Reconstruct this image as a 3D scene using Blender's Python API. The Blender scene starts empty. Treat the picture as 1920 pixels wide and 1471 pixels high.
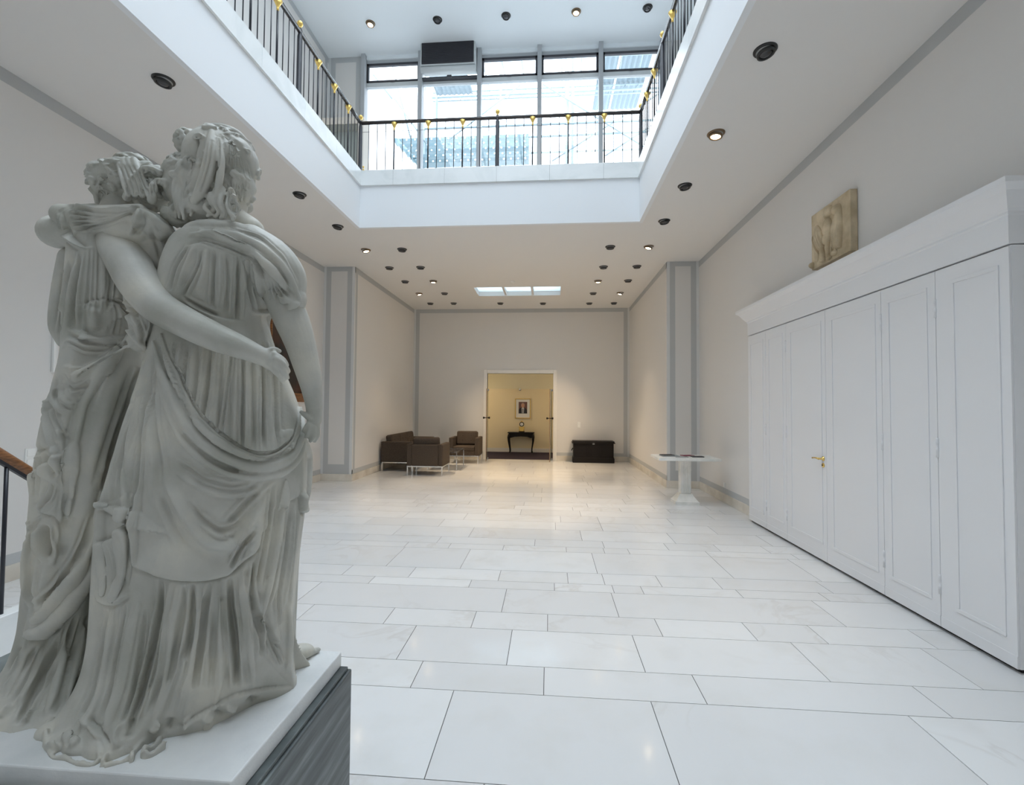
import bpy, bmesh, math, random
import numpy as np
from mathutils import Vector, Matrix, Euler
from mathutils.bvhtree import BVHTree

# ------------------------------------------------------------------ camera
scene = bpy.context.scene
COL = scene.collection
FPX, YAW, PIT, ROL = 881.394, 0.0784346, 0.0291964, 0.0080768
CAMZ = 1.65
def cam_axes():
    cy, sy, cp, sp = math.cos(YAW), math.sin(YAW), math.cos(PIT), math.sin(PIT)
    f = Vector((-sy*cp, cy*cp, sp)); r = Vector((cy, sy, 0)); u = r.cross(f)
    cr, sr = math.cos(ROL), math.sin(ROL)
    return f, r*cr+u*sr, -r*sr+u*cr
CF, CR, CU = cam_axes()
cam_data = bpy.data.cameras.new('camera'); cam = bpy.data.objects.new('camera', cam_data); COL.objects.link(cam)
cam_data.sensor_width = 36.0; cam_data.lens = FPX/1920*36.0; cam_data.clip_start = 0.05; cam_data.clip_end = 200
cam.matrix_world = Matrix(((CR.x, CU.x, -CF.x, 0), (CR.y, CU.y, -CF.y, 0), (CR.z, CU.z, -CF.z, CAMZ), (0, 0, 0, 1)))
scene.camera = cam
CO = Vector((0, 0, CAMZ))
def pray(x, y): return CF + CR*((x-960)/FPX) - CU*((y-735.5)/FPX)

# ------------------------------------------------------------------ world, light, exposure
scene.view_settings.view_transform = 'Standard'
try: scene.view_settings.look = 'None'
except Exception: pass
scene.view_settings.exposure = 0.25
scene.view_settings.gamma = 1.0
scene.view_settings.use_curve_mapping = False
cy_ = scene.cycles
cy_.use_denoising = True
cy_.max_bounces = 14; cy_.diffuse_bounces = 8; cy_.glossy_bounces = 3; cy_.transparent_max_bounces = 12
cy_.sample_clamp_indirect = 8.0
cy_.caustics_reflective = False; cy_.caustics_refractive = False
SKY = 6.0
world = bpy.data.worlds.new('sky'); scene.world = world; world.use_nodes = True
nt = world.node_tree; nt.nodes.clear()
wo = nt.nodes.new('ShaderNodeOutputWorld'); wb = nt.nodes.new('ShaderNodeBackground')
wt = nt.nodes.new('ShaderNodeTexCoord'); ws = nt.nodes.new('ShaderNodeSeparateXYZ'); wr = nt.nodes.new('ShaderNodeValToRGB')
nt.links.new(wt.outputs['Generated'], ws.inputs[0]); nt.links.new(ws.outputs['Z'], wr.inputs[0])
wr.color_ramp.elements[0].position = 0.0; wr.color_ramp.elements[0].color = (0.78, 0.85, 0.90, 1)
wr.color_ramp.elements[1].position = 0.6; wr.color_ramp.elements[1].color = (0.85, 0.93, 1.0, 1)
nt.links.new(wr.outputs[0], wb.inputs['Color']); wb.inputs['Strength'].default_value = SKY
nt.links.new(wb.outputs[0], wo.inputs['Surface'])

def portal(name, loc, rot, sx, sy):
    l = bpy.data.lights.new(name, 'AREA'); l.shape = 'RECTANGLE'; l.size = sx; l.size_y = sy
    l.cycles.is_portal = True
    o = bpy.data.objects.new(name, l); o.location = loc; o.rotation_euler = rot; COL.objects.link(o); return o
# sampling portals in the window openings and the added roof light (they add no light of their own)
portal('sky_portal', (-0.9, 10.02, 7.5), (math.radians(-90), 0, 0), 6.4, 3.7)
portal('sky_portal', (-0.9, 3.4, 9.62), (0, 0, 0), 4.8, 7.6)
portal('sky_portal', (-0.82, 12.31, 5.3), (0, 0, 0), 2.1, 0.95)

# ------------------------------------------------------------------ materials
def mat(name, color, rough=0.6, metal=0.0, spec=0.5, emis=None, estr=0.0, coat=0.0):
    m = bpy.data.materials.new(name); m.use_nodes = True
    b = m.node_tree.nodes['Principled BSDF']
    b.inputs['Base Color'].default_value = (*color, 1); b.inputs['Roughness'].default_value = rough
    b.inputs['Metallic'].default_value = metal
    b.inputs['Specular IOR Level'].default_value = spec
    if coat: b.inputs['Coat Weight'].default_value = coat; b.inputs['Coat Roughness'].default_value = 0.1
    if emis: b.inputs['Emission Color'].default_value = (*emis, 1); b.inputs['Emission Strength'].default_value = estr
    return m
def N(m, t, **kw):
    n = m.node_tree.nodes.new(t)
    for k, v in kw.items(): setattr(n, k, v)
    return n
def bsdf(m): return m.node_tree.nodes['Principled BSDF']
def noise_color(m, c1, c2, scale=4.0, detail=5, lo=0.35, hi=0.65, stretch=None, distort=0.0, bump=0.0, bscale=None):
    nt = m.node_tree; tc = N(m, 'ShaderNodeTexCoord'); mp = N(m, 'ShaderNodeMapping')
    nt.links.new(tc.outputs['Object'], mp.inputs[0])
    if stretch: mp.inputs['Scale'].default_value = stretch
    n = N(m, 'ShaderNodeTexNoise'); n.inputs['Scale'].default_value = scale; n.inputs['Detail'].default_value = detail
    n.inputs['Distortion'].default_value = distort
    nt.links.new(mp.outputs[0], n.inputs['Vector'])
    r = N(m, 'ShaderNodeValToRGB'); r.color_ramp.elements[0].position = lo; r.color_ramp.elements[1].position = hi
    r.color_ramp.elements[0].color = (*c1, 1); r.color_ramp.elements[1].color = (*c2, 1)
    nt.links.new(n.outputs['Fac'], r.inputs[0]); nt.links.new(r.outputs[0], bsdf(m).inputs['Base Color'])
    if bump:
        n2 = N(m, 'ShaderNodeTexNoise'); n2.inputs['Scale'].default_value = bscale or scale*10; n2.inputs['Detail'].default_value = 4
        nt.links.new(mp.outputs[0], n2.inputs['Vector'])
        b = N(m, 'ShaderNodeBump'); b.inputs['Strength'].default_value = bump; b.inputs['Distance'].default_value = 0.002
        nt.links.new(n2.outputs['Fac'], b.inputs['Height']); nt.links.new(b.outputs[0], bsdf(m).inputs['Normal'])
    return r

M = {}
M['wall'] = mat('wall_paint', (0.73, 0.715, 0.695), 0.75, spec=0.3)
M['stripe'] = mat('grey_band_paint', (0.50, 0.515, 0.52), 0.7, spec=0.3)
M['edge'] = mat('pale_edge_paint', (0.70, 0.71, 0.71), 0.7, spec=0.3)
M['ceil'] = mat('ceiling_paint', (0.76, 0.75, 0.735), 0.85, spec=0.2)
M['ceil_up'] = mat('upper_ceiling_paint', (0.82, 0.87, 0.90), 0.85, spec=0.2)
M['fascia'] = mat('fascia_paint', (0.80, 0.82, 0.84), 0.7, spec=0.3)
M['white'] = mat('white_lacquer', (0.80, 0.80, 0.81), 0.42)
M['trimwhite'] = mat('white_trim', (0.82, 0.80, 0.77), 0.45)
M['base'] = mat('cream_marble', (0.66, 0.60, 0.50), 0.35)
noise_color(M['base'], (0.60, 0.55, 0.47), (0.76, 0.72, 0.65), 3.0)
M['kerb'] = mat('kerb_marble', (0.78, 0.80, 0.80), 0.25)
noise_color(M['kerb'], (0.74, 0.77, 0.77), (0.82, 0.84, 0.84), 2.5, detail=8, lo=0.3, hi=0.55, distort=1.0)
M['kerbgap'] = mat('kerb_joint', (0.35, 0.36, 0.36), 0.8)
M['black'] = mat('black_metal', (0.012, 0.013, 0.02), 0.35)
M['rail'] = mat('dark_handrail', (0.04, 0.035, 0.035), 0.25)
M['gold'] = mat('gilded_metal', (0.80, 0.55, 0.16), 0.35, metal=0.75)
M['brass'] = mat('brass', (0.85, 0.60, 0.20), 0.22, metal=1.0)
M['alu'] = mat('grey_window_frame', (0.42, 0.44, 0.46), 0.5)
M['alulight'] = mat('pale_transom', (0.60, 0.63, 0.64), 0.5)
M['gasket'] = mat('dark_sash', (0.05, 0.05, 0.06), 0.5)
M['blackwood'] = mat('black_wood', (0.008, 0.006, 0.006), 0.5, spec=0.25)
M['wood'] = mat('brown_wood', (0.20, 0.075, 0.02), 0.35)
noise_color(M['wood'], (0.13, 0.045, 0.012), (0.30, 0.12, 0.035), 8, stretch=(1, 1, 12))
M['woodrail'] = mat('handrail_wood', (0.22, 0.09, 0.03), 0.3)
noise_color(M['woodrail'], (0.14, 0.055, 0.018), (0.26, 0.11, 0.04), 14, stretch=(8, 1, 8))
M['orange'] = mat('amber_wood', (0.50, 0.22, 0.03), 0.4)
M['canvas'] = mat('dark_painting', (0.02, 0.012, 0.01), 0.35)
noise_color(M['canvas'], (0.010, 0.007, 0.006), (0.09, 0.03, 0.015), 3.0, detail=4, lo=0.45, hi=0.75)
M['yellow'] = mat('cream_yellow_wall', (0.86, 0.75, 0.52), 0.7)
M['carpet'] = mat('dark_purple_carpet', (0.045, 0.036, 0.055), 0.95, spec=0.1)
M['fabric'] = mat('brown_fabric', (0.075, 0.058, 0.046), 0.9, spec=0.15)
noise_color(M['fabric'], (0.065, 0.050, 0.039), (0.088, 0.069, 0.055), 60, bump=0.4, bscale=250)
M['chrome'] = mat('brushed_chrome', (0.75, 0.75, 0.75), 0.22, metal=1.0)
M['plastic'] = mat('white_plastic', (0.85, 0.85, 0.83), 0.4)
M['relief'] = mat('tan_stone', (0.42, 0.33, 0.20), 0.8)
noise_color(M['relief'], (0.46, 0.37, 0.24), (0.68, 0.57, 0.40), 6, bump=0.6, bscale=60)
M['paper_grey'] = mat('grey_paper', (0.32, 0.33, 0.33), 0.5)
M['paper_dark'] = mat('dark_paper', (0.02, 0.018, 0.02), 0.45)
M['paper_red'] = mat('maroon_paper', (0.22, 0.04, 0.07), 0.45)
M['tablestone'] = mat('white_stone', (0.72, 0.71, 0.67), 0.4)
noise_color(M['tablestone'], (0.70, 0.70, 0.66), (0.84, 0.83, 0.80), 5)
M['lamp_rim'] = mat('black_lamp_rim', (0.02, 0.02, 0.02), 0.4)
M['lamp_bowl'] = mat('grey_lamp_reflector', (0.42, 0.42, 0.42), 0.4, metal=0.2)
M['lamp_off'] = mat('dark_lamp_glass', (0.05, 0.05, 0.055), 0.15)
M['lamp_on'] = mat('lit_lamp_glass', (1, 0.85, 0.6), 0.3, emis=(1.0, 0.74, 0.42), estr=22.0)
M['shade_on'] = mat('added_corridor_shade', (1, 0.85, 0.6), 0.3, emis=(1.0, 0.74, 0.42), estr=3.0)
M['lamp_ring'] = mat('bronze_lamp_rim', (0.22, 0.15, 0.09), 0.35, metal=0.6)
M['skylight'] = mat('opal_skylight', (0.85, 0.90, 0.93), 0.4)
M['concrete'] = mat('outdoor_concrete', (0.5, 0.5, 0.5), 0.9)
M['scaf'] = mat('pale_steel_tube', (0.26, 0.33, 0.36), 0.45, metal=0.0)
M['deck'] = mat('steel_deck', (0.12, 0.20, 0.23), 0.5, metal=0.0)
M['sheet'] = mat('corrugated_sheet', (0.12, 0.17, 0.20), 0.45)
M['outwall'] = mat('pale_outside_wall', (0.80, 0.83, 0.86), 0.8)
M['beige'] = mat('beige_board', (0.62, 0.58, 0.52), 0.6)

def glass(name, tint=(0.96, 0.98, 1.0), g=0.07, rough=0.0):
    m = bpy.data.materials.new(name); m.use_nodes = True; nt = m.node_tree; nt.nodes.clear()
    o = nt.nodes.new('ShaderNodeOutputMaterial'); mx = nt.nodes.new('ShaderNodeMixShader')
    t = nt.nodes.new('ShaderNodeBsdfTransparent'); t.inputs[0].default_value = (*tint, 1)
    gl = nt.nodes.new('ShaderNodeBsdfGlossy'); gl.inputs['Roughness'].default_value = rough
    lw = nt.nodes.new('ShaderNodeLayerWeight'); lw.inputs[0].default_value = 0.35
    ma = nt.nodes.new('ShaderNodeMath'); ma.operation = 'MULTIPLY_ADD'; ma.inputs[1].default_value = 0.5; ma.inputs[2].default_value = g*0.5
    nt.links.new(lw.outputs['Fresnel'], ma.inputs[0]); nt.links.new(ma.outputs[0], mx.inputs[0])
    nt.links.new(t.outputs[0], mx.inputs[1]); nt.links.new(gl.outputs[0], mx.inputs[2]); nt.links.new(mx.outputs[0], o.inputs[0])
    return m
M['glass'] = glass('window_glass')
M['doorglass'] = glass('door_glass', (0.97, 0.99, 0.97))
# skylight panel: opal glass that lets the daylight through
def opal():
    m = bpy.data.materials.new('opal_glass'); m.use_nodes = True; nt = m.node_tree; nt.nodes.clear()
    o = nt.nodes.new('ShaderNodeOutputMaterial'); mx = nt.nodes.new('ShaderNodeMixShader'); mx.inputs[0].default_value = 0.35
    t = nt.nodes.new('ShaderNodeBsdfTranslucent'); t.inputs[0].default_value = (0.8, 0.88, 0.92, 1)
    d = nt.nodes.new('ShaderNodeBsdfDiffuse'); d.inputs[0].default_value = (0.85, 0.88, 0.9, 1)
    nt.links.new(t.outputs[0], mx.inputs[1]); nt.links.new(d.outputs[0], mx.inputs[2]); nt.links.new(mx.outputs[0], o.inputs[0])
    return m
M['opal'] = opal()

# floor marble: tint varies tile by tile, with soft brownish veins of its own
def floor_mat():
    m = mat('white_floor_marble', (0.8, 0.8, 0.8), 0.2, spec=0.5); nt = m.node_tree
    tc = N(m, 'ShaderNodeTexCoord'); at = N(m, 'ShaderNodeAttribute'); at.attribute_name = 'tile'
    sep = N(m, 'ShaderNodeSeparateColor'); nt.links.new(at.outputs['Color'], sep.inputs[0])
    add = N(m, 'ShaderNodeVectorMath', operation='MULTIPLY_ADD'); add.inputs[1].default_value = (60, 60, 60)
    nt.links.new(at.outputs['Color'], add.inputs[0]); nt.links.new(tc.outputs['Object'], add.inputs[2])
    n = N(m, 'ShaderNodeTexNoise'); n.inputs['Scale'].default_value = 1.1; n.inputs['Detail'].default_value = 7
    n.inputs['Distortion'].default_value = 1.6; n.inputs['Roughness'].default_value = 0.55
    nt.links.new(add.outputs[0], n.inputs['Vector'])
    # thin veins where the noise crosses a level
    s = N(m, 'ShaderNodeMath', operation='SUBTRACT'); s.inputs[1].default_value = 0.5; nt.links.new(n.outputs['Fac'], s.inputs[0])
    ab = N(m, 'ShaderNodeMath', operation='ABSOLUTE'); nt.links.new(s.outputs[0], ab.inputs[0])
    r = N(m, 'ShaderNodeValToRGB'); r.color_ramp.elements[0].position = 0.0; r.color_ramp.elements[1].position = 0.035
    r.color_ramp.elements[0].color = (1, 1, 1, 1); r.color_ramp.elements[1].color = (0, 0, 0, 1)
    nt.links.new(ab.outputs[0], r.inputs[0])
    n3 = N(m, 'ShaderNodeTexNoise'); n3.inputs['Scale'].default_value = 0.9; n3.inputs['Detail'].default_value = 3
    nt.links.new(add.outputs[0], n3.inputs['Vector'])
    r3 = N(m, 'ShaderNodeValToRGB'); r3.color_ramp.elements[0].position = 0.5; r3.color_ramp.elements[1].position = 0.72
    nt.links.new(n3.outputs['Fac'], r3.inputs[0])
    mul = N(m, 'ShaderNodeMath', operation='MULTIPLY'); nt.links.new(r.outputs[0], mul.inputs[0]); nt.links.new(r3.outputs[0], mul.inputs[1])
    mul2 = N(m, 'ShaderNodeMath', operation='MULTIPLY'); nt.links.new(mul.outputs[0], mul2.inputs[0]); mul2.inputs[1].default_value = 0.38
    base = N(m, 'ShaderNodeMix', data_type='RGBA')
    base.inputs['A'].default_value = (0.71, 0.71, 0.71, 1); base.inputs['B'].default_value = (0.785, 0.79, 0.79, 1)
    nt.links.new(sep.outputs['Red'], base.inputs['Factor'])
    n4 = N(m, 'ShaderNodeTexNoise'); n4.inputs['Scale'].default_value = 3.0; n4.inputs['Detail'].default_value = 6
    nt.links.new(add.outputs[0], n4.inputs['Vector'])
    mb = N(m, 'ShaderNodeMix', data_type='RGBA'); mb.inputs['B'].default_value = (0.66, 0.65, 0.62, 1)
    r4 = N(m, 'ShaderNodeMapRange'); r4.inputs[1].default_value = 0.5; r4.inputs[2].default_value = 0.8; r4.inputs[4].default_value = 0.5
    nt.links.new(n4.outputs['Fac'], r4.inputs[0]); nt.links.new(r4.outputs[0], mb.inputs['Factor'])
    nt.links.new(base.outputs['Result'], mb.inputs['A'])
    mv = N(m, 'ShaderNodeMix', data_type='RGBA'); mv.inputs['B'].default_value = (0.50, 0.45, 0.40, 1)
    nt.links.new(mul2.outputs[0], mv.inputs['Factor']); nt.links.new(mb.outputs['Result'], mv.inputs['A'])
    nt.links.new(mv.outputs['Result'], bsdf(m).inputs['Base Color'])
    rr = N(m, 'ShaderNodeMapRange'); rr.inputs[3].default_value = 0.06; rr.inputs[4].default_value = 0.14
    nt.links.new(n4.outputs['Fac'], rr.inputs[0]); nt.links.new(rr.outputs[0], bsdf(m).inputs['Roughness'])
    return m
M['floor'] = floor_mat()
M['grout'] = mat('dark_floor_joint', (0.10, 0.10, 0.095), 0.9)

# ------------------------------------------------------------------ building helpers
class MB:
    def __init__(s): s.v = []; s.f = []; s.mi = []; s.sm = []; s.mats = []
    def mid(s, m):
        if m not in s.mats: s.mats.append(m)
        return s.mats.index(m)
    def add(s, vs, fs, m=None, smooth=False):
        o = len(s.v); s.v += [tuple(v) for v in vs]; i = s.mid(m)
        for f in fs: s.f.append([a+o for a in f]); s.mi.append(i); s.sm.append(smooth)
        return s
    def box(s, a, b, m=None, mtx=None):
        x0, y0, z0 = [min(a[i], b[i]) for i in range(3)]; x1, y1, z1 = [max(a[i], b[i]) for i in range(3)]
        vs = [Vector(p) for p in ((x0,y0,z0),(x1,y0,z0),(x1,y1,z0),(x0,y1,z0),(x0,y0,z1),(x1,y0,z1),(x1,y1,z1),(x0,y1,z1))]
        if mtx is not None: vs = [mtx @ v for v in vs]
        return s.add(vs, [(0,3,2,1),(4,5,6,7),(0,1,5,4),(1,2,6,5),(2,3,7,6),(3,0,4,7)], m)
    def lathe(s, prof, c=(0,0,0), n=24, m=None, mtx=None, smooth=True):
        vs = []; fs = []
        for r, z in prof:
            for k in range(n):
                a = 2*math.pi*k/n; v = Vector((c[0]+r*math.cos(a), c[1]+r*math.sin(a), c[2]+z))
                vs.append(mtx @ v if mtx is not None else v)
        for i in range(len(prof)-1):
            for k in range(n):
                k2 = (k+1) % n; fs.append((i*n+k, i*n+k2, (i+1)*n+k2, (i+1)*n+k))
        fs.append(tuple(reversed(range(n)))); fs.append(tuple((len(prof)-1)*n+k for k in range(n)))
        return s.add(vs, fs, m, smooth)
    def tube(s, pts, rad, n=8, m=None, smooth=True, flat=1.0):
        pts = [Vector(p) for p in pts]; rs = rad if isinstance(rad, (list, tuple)) else [rad]*len(pts)
        vs = []; fs = []; up = None
        for i, p in enumerate(pts):
            t = (pts[min(i+1, len(pts)-1)]-pts[max(i-1, 0)]).normalized()
            if up is None:
                up = Vector((0,0,1)) if abs(t.z) < 0.9 else Vector((1,0,0))
            a = (up - t*up.dot(t)).normalized(); b = t.cross(a); up = a
            for k in range(n):
                q = 2*math.pi*k/n; vs.append(p + a*rs[i]*math.cos(q) + b*rs[i]*flat*math.sin(q))
        for i in range(len(pts)-1):
            for k in range(n):
                k2 = (k+1) % n; fs.append((i*n+k, i*n+k2, (i+1)*n+k2, (i+1)*n+k))
        fs.append(tuple(reversed(range(n)))); fs.append(tuple((len(pts)-1)*n+k for k in range(n)))
        return s.add(vs, fs, m, smooth)
    def sphere(s, c, r, nu=16, nv=10, m=None, mtx=None, smooth=True):
        r = r if isinstance(r, (list, tuple)) else (r, r, r); vs = []; fs = []; c = Vector(c)
        def P(x, y, z):
            v = Vector((x*r[0], y*r[1], z*r[2])); v = mtx @ v if mtx is not None else v; return c+v
        vs.append(P(0,0,-1))
        for i in range(1, nv):
            t = -math.pi/2+math.pi*i/nv
            for k in range(nu):
                a = 2*math.pi*k/nu; vs.append(P(math.cos(t)*math.cos(a), math.cos(t)*math.sin(a), math.sin(t)))
        vs.append(P(0,0,1)); top = len(vs)-1
        for k in range(nu): fs.append((0, 1+(k+1)%nu, 1+k))
        for i in range(nv-2):
            for k in range(nu):
                k2 = (k+1)%nu; fs.append((1+i*nu+k, 1+i*nu+k2, 1+(i+1)*nu+k2, 1+(i+1)*nu+k))
        for k in range(nu): fs.append((top, 1+(nv-2)*nu+k, 1+(nv-2)*nu+(k+1)%nu))
        return s.add(vs, fs, m, smooth)
    def prism(s, poly, a, b, axis, m=None):      # polygon (u, v) extruded along axis between a and b
        def P(u, v, w):
            return {0: (w, u, v), 1: (u, w, v), 2: (u, v, w)}[axis]
        n = len(poly); vs = [P(u, v, a) for u, v in poly]+[P(u, v, b) for u, v in poly]
        fs = [tuple(range(n)), tuple(reversed(range(n, 2*n)))]
        fs += [(i, i+n, (i+1) % n+n, (i+1) % n) for i in range(n)]
        return s.add(vs, fs, m)
    def mesh(s, name, fix=True):
        me = bpy.data.meshes.new(name); me.from_pydata(s.v, [], s.f)
        for x in s.mats: me.materials.append(x)
        me.polygons.foreach_set('material_index', s.mi); me.polygons.foreach_set('use_smooth', s.sm)
        me.update()
        if fix:
            bm = bmesh.new(); bm.from_mesh(me); bmesh.ops.recalc_face_normals(bm, faces=bm.faces); bm.to_mesh(me); bm.free()
        return me
    def build(s, name, parent=None, loc=None, bevel=0.0, seg=2, rotz=0.0):
        o = bpy.data.objects.new(name, s.mesh(name)); COL.objects.link(o)
        if parent is not None: o.parent = parent
        if loc: o.location = loc
        if rotz: o.rotation_euler.z = rotz
        if bevel:
            b = o.modifiers.new('bevel', 'BEVEL'); b.width = bevel; b.segments = seg; b.limit_method = 'ANGLE'; b.angle_limit = 0.7
        return o
def tag(o, label=None, cat=None, group=None, kind=None):
    if label: o['label'] = label
    if cat: o['category'] = cat
    if group: o['group'] = group
    if kind: o['kind'] = kind
    return o
def empty(name, loc=(0, 0, 0), rz=0.0):
    o = bpy.data.objects.new(name, None); COL.objects.link(o); o.location = loc; o.rotation_euler.z = rz; o.empty_display_size = 0.1
    return o
def struct(o, label, cat): return tag(o, label, cat, kind='structure')
def copy_tree(o, parent=None):
    c = o.copy(); COL.objects.link(c)
    if parent is not None: c.parent = parent
    for ch in list(o.children): copy_tree(ch, c)
    return c
# ------------------------------------------------------------------ the room shell
XL, XR, YP, YB, ZC = -4.95, 3.08, 9.92, 14.5, 4.68        # near hall
BXL, BXR = -4.25, 2.43                                     # far bay
OX0, OX1, OY0, OY1 = -3.25, 1.46, -1.6, 7.73              # opening to the gallery
ZK0, ZK1, ZU = 5.40, 5.66, 9.38
YN = -3.5                                                 # wall behind the camera
T = 0.12
# floor of separate marble slabs in courses
rng = random.Random(5)
courses = [(-3.5, None), (-2.9, None), (-2.3, None), (-1.6, None), (-1.0, None), (-0.4, None), (0.2, None), (0.8, None), (1.45, None),
 (2.091, [-0.54, 0.58, 1.94]), (2.745, [-0.80, -0.02, 0.89, 2.17]), (3.036, [-0.98, -0.26, 0.61, 1.71, 2.57]),
 (3.514, [-1.92, -1.24, -0.57, 0.0, 0.83, 1.49, 1.97, 2.69]), (3.80, [-2.1, -0.37, 0.56, 2.26]),
 (4.285, [-1.66, -0.72, 0.06, 0.59, 0.85, 1.70]), (4.47, [-2.0, -1.34, -0.47, 0.19, 0.53, 1.05, 1.59, 2.55]),
 (4.76, [-1.66, -0.89, 0.49, 1.80]), (5.42, [-0.52, 0.21, 0.64, 0.92]), (5.62, [-1.34, -0.16, 0.66]),
 (5.90, [-1.98, -1.0, 0.42]), (6.38, [-1.5, 0.1, 0.73]), (6.80, [-1.23, 0.18, 0.73]), (7.2, None), (7.577, None), (7.86, None), (8.17, None),
 (8.65, None), (9.05, None), (9.62, None), (10.05, None), (10.5, None), (11.05, None), (11.5, None), (12.1, None), (12.6, None),
 (13.1, None), (13.7, None), (14.2, None), (14.64, None)]
fm = MB(); tcol = []
g = 0.0022
for i in range(len(courses)-1):
    y0, js = courses[i]; y1 = courses[i+1][0]
    h = y1-y0
    xs = sorted(js) if js else [rng.uniform(-1.5, 0)]
    w0 = 1.25 if h > 0.4 else 0.85
    while xs[0] > XL+0.3: xs.insert(0, xs[0]-w0*rng.uniform(0.6, 1.3))
    while xs[-1] < XR-0.3: xs.append(xs[-1]+w0*rng.uniform(0.6, 1.3))
    xs[0] = XL-0.05; xs[-1] = XR+0.05
    for a, b in zip(xs[:-1], xs[1:]):
        fm.box((a+g, y0+g, -0.03), (b-g, y1-g, 0.0), M['floor']); tcol.append((rng.random(), rng.random(), rng.random()))
fm.box((XL-0.05, YN, -0.06), (XR+0.05, YB+0.25, -0.004), M['grout'])
fl = fm.build('floor')
ca = fl.data.color_attributes.new('tile', 'FLOAT_COLOR', 'CORNER')
cols = np.ones((len(fl.data.loops), 4), dtype=np.float32)
k = 0
for t in range(len(tcol)):
    cols[t*24:(t+1)*24, :3] = tcol[t]
ca.data.foreach_set('color', cols.ravel())
struct(fl, 'white marble floor laid in long courses of uneven slabs', 'floor')

def wall_x(mb, x, y0, y1, z0, z1, side, bands=True, top=0.125, ends=(0.05, 0.05), bot=None, base=0.15):
    # wall at x facing 'side' (+1/-1), a thin painted band frame 2 mm proud
    mb.box((x, y0, z0), (x-side*T, y1, z1), M['wall'])
    if bands:
        e = x+side*0.002
        mb.box((x, y0, z1-top), (e, y1, z1-0.001), M['stripe'])
        mb.box((x, y0, z0+base), (e, y1, z0+base+0.10), M['stripe'])
# left and right walls of the near hall
m = MB(); wall_x(m, XL, YN, YP, 0, ZC, 1); struct(m.build('wall_left'), 'pale grey painted side wall behind the statue with grey bands', 'wall')
m = MB(); wall_x(m, XR, YN, YP, 0, ZC, -1); struct(m.build('wall_right'), 'pale grey painted side wall above the white cupboards', 'wall')
m = MB(); wall_x(m, XL, YN, YP, ZC, ZU, 1, bands=False); m.box((XL, YN, ZU-0.12), (XL+0.002, YP, ZU), M['stripe'])
m.box((XL, YP-0.16, ZC), (XL+0.002, YP-0.04, ZU-0.12), M['stripe'])
struct(m.build('wall_upper_left'), 'pale wall of the upper gallery on the left', 'wall')
m = MB(); wall_x(m, XR, YN, YP, ZC, ZU, -1, bands=False); m.box((XR, YN, ZU-0.12), (XR-0.002, YP, ZU), M['stripe'])
struct(m.build('wall_upper_right'), 'pale wall of the upper gallery on the right', 'wall')
# pier faces beside the far bay, each framed by painted bands
for nm, x0, x1, lab in (('wall_left_pier', XL, BXL-0.003, 'banded pier left of the far bay'), ('wall_right_pier', BXR+0.003, XR, 'banded pier right of the far bay, behind the stone table')):
    m = MB(); m.box((x0, YP, 0), (x1, YP+0.3, ZC), M['wall']); f = YP-0.002
    m.box((x0, YP, 0.15), (x0+0.055, f, ZC), M['edge']); m.box((x1-0.055, YP, 0.15), (x1, f, ZC), M['edge'])
    m.box((x0+0.055, YP, 0.15), (x0+0.165, f, ZC), M['stripe']); m.box((x1-0.165, YP, 0.15), (x1-0.055, f, ZC), M['stripe'])
    m.box((x0+0.165, YP, ZC-0.10), (x1-0.165, f, ZC), M['stripe']); m.box((x0+0.165, YP, 0.15), (x1-0.165, f, 0.36), M['stripe'])
    struct(m.build(nm), lab, 'wall')
m = MB(); wall_x(m, BXL, YP+0.001, YB, 0, ZC, 1); m.box((BXL, YP+0.002, 0.15), (BXL+0.002, YP+0.05, ZC), M['edge'])
m.box((BXL, YP+0.05, 0.25), (BXL+0.002, YP+0.15, ZC-0.125), M['stripe']); m.box((BXL, YB-0.05, 0.15), (BXL+0.003, YB, ZC), M['edge'])
struct(m.build('wall_bay_left'), 'left wall of the far bay behind the sofa', 'wall')
m = MB(); wall_x(m, BXR, YP+0.001, YB, 0, ZC, -1); m.box((BXR, YP+0.002, 0.15), (BXR-0.002, YP+0.05, ZC), M['edge'])
m.box((BXR, YB-0.05, 0.15), (BXR-0.003, YB, ZC), M['edge'])
struct(m.build('wall_bay_right'), 'right wall of the far bay lit by a ceiling lamp', 'wall')
# back wall with the doorway
DX0, DX1, DZ = -1.91, 0.13, 2.665
m = MB(); f = YB-0.002
m.box((BXL-0.1, YB, 0), (DX0, YB+0.14, ZC), M['wall']); m.box((DX1, YB, 0), (BXR+0.1, YB+0.14, ZC), M['wall']); m.box((DX0, YB, DZ), (DX1, YB+0.14, ZC), M['wall'])
m.box((BXL, YB, ZC-0.12), (BXR, f, ZC-0.001), M['stripe'])
m.box((BXL, YB, 0.15), (DX0-0.11, f, 0.25), M['stripe']); m.box((DX1+0.11, YB, 0.15), (BXR, f, 0.25), M['stripe'])
for s0 in (BXL, BXR-0.17):
    m.box((s0 if s0 > 0 else s0+0.05, YB, 0.25), ((s0 if s0 > 0 else s0+0.05)+0.12, f, ZC-0.12), M['stripe'])
m.box((BXL, YB, 0.15), (BXL+0.05, f-0.001, ZC), M['edge']); m.box((BXR-0.05, YB, 0.15), (BXR, f-0.001, ZC), M['edge'])
struct(m.build('wall_back'), 'end wall of the far bay with the doorway', 'wall')
m = MB()
m.box((DX0-0.11, YB-0.035, 0), (DX0, YB+0.16, DZ+0.11), M['trimwhite']); m.box((DX1, YB-0.035, 0), (DX1+0.11, YB+0.16, DZ+0.11), M['trimwhite'])
m.box((DX0, YB-0.035, DZ), (DX1, YB+0.16, DZ+0.11), M['trimwhite'])
dr = struct(m.build('door_1', bevel=0.008), 'white framed doorway to the yellow corridor', 'doorway')
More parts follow.
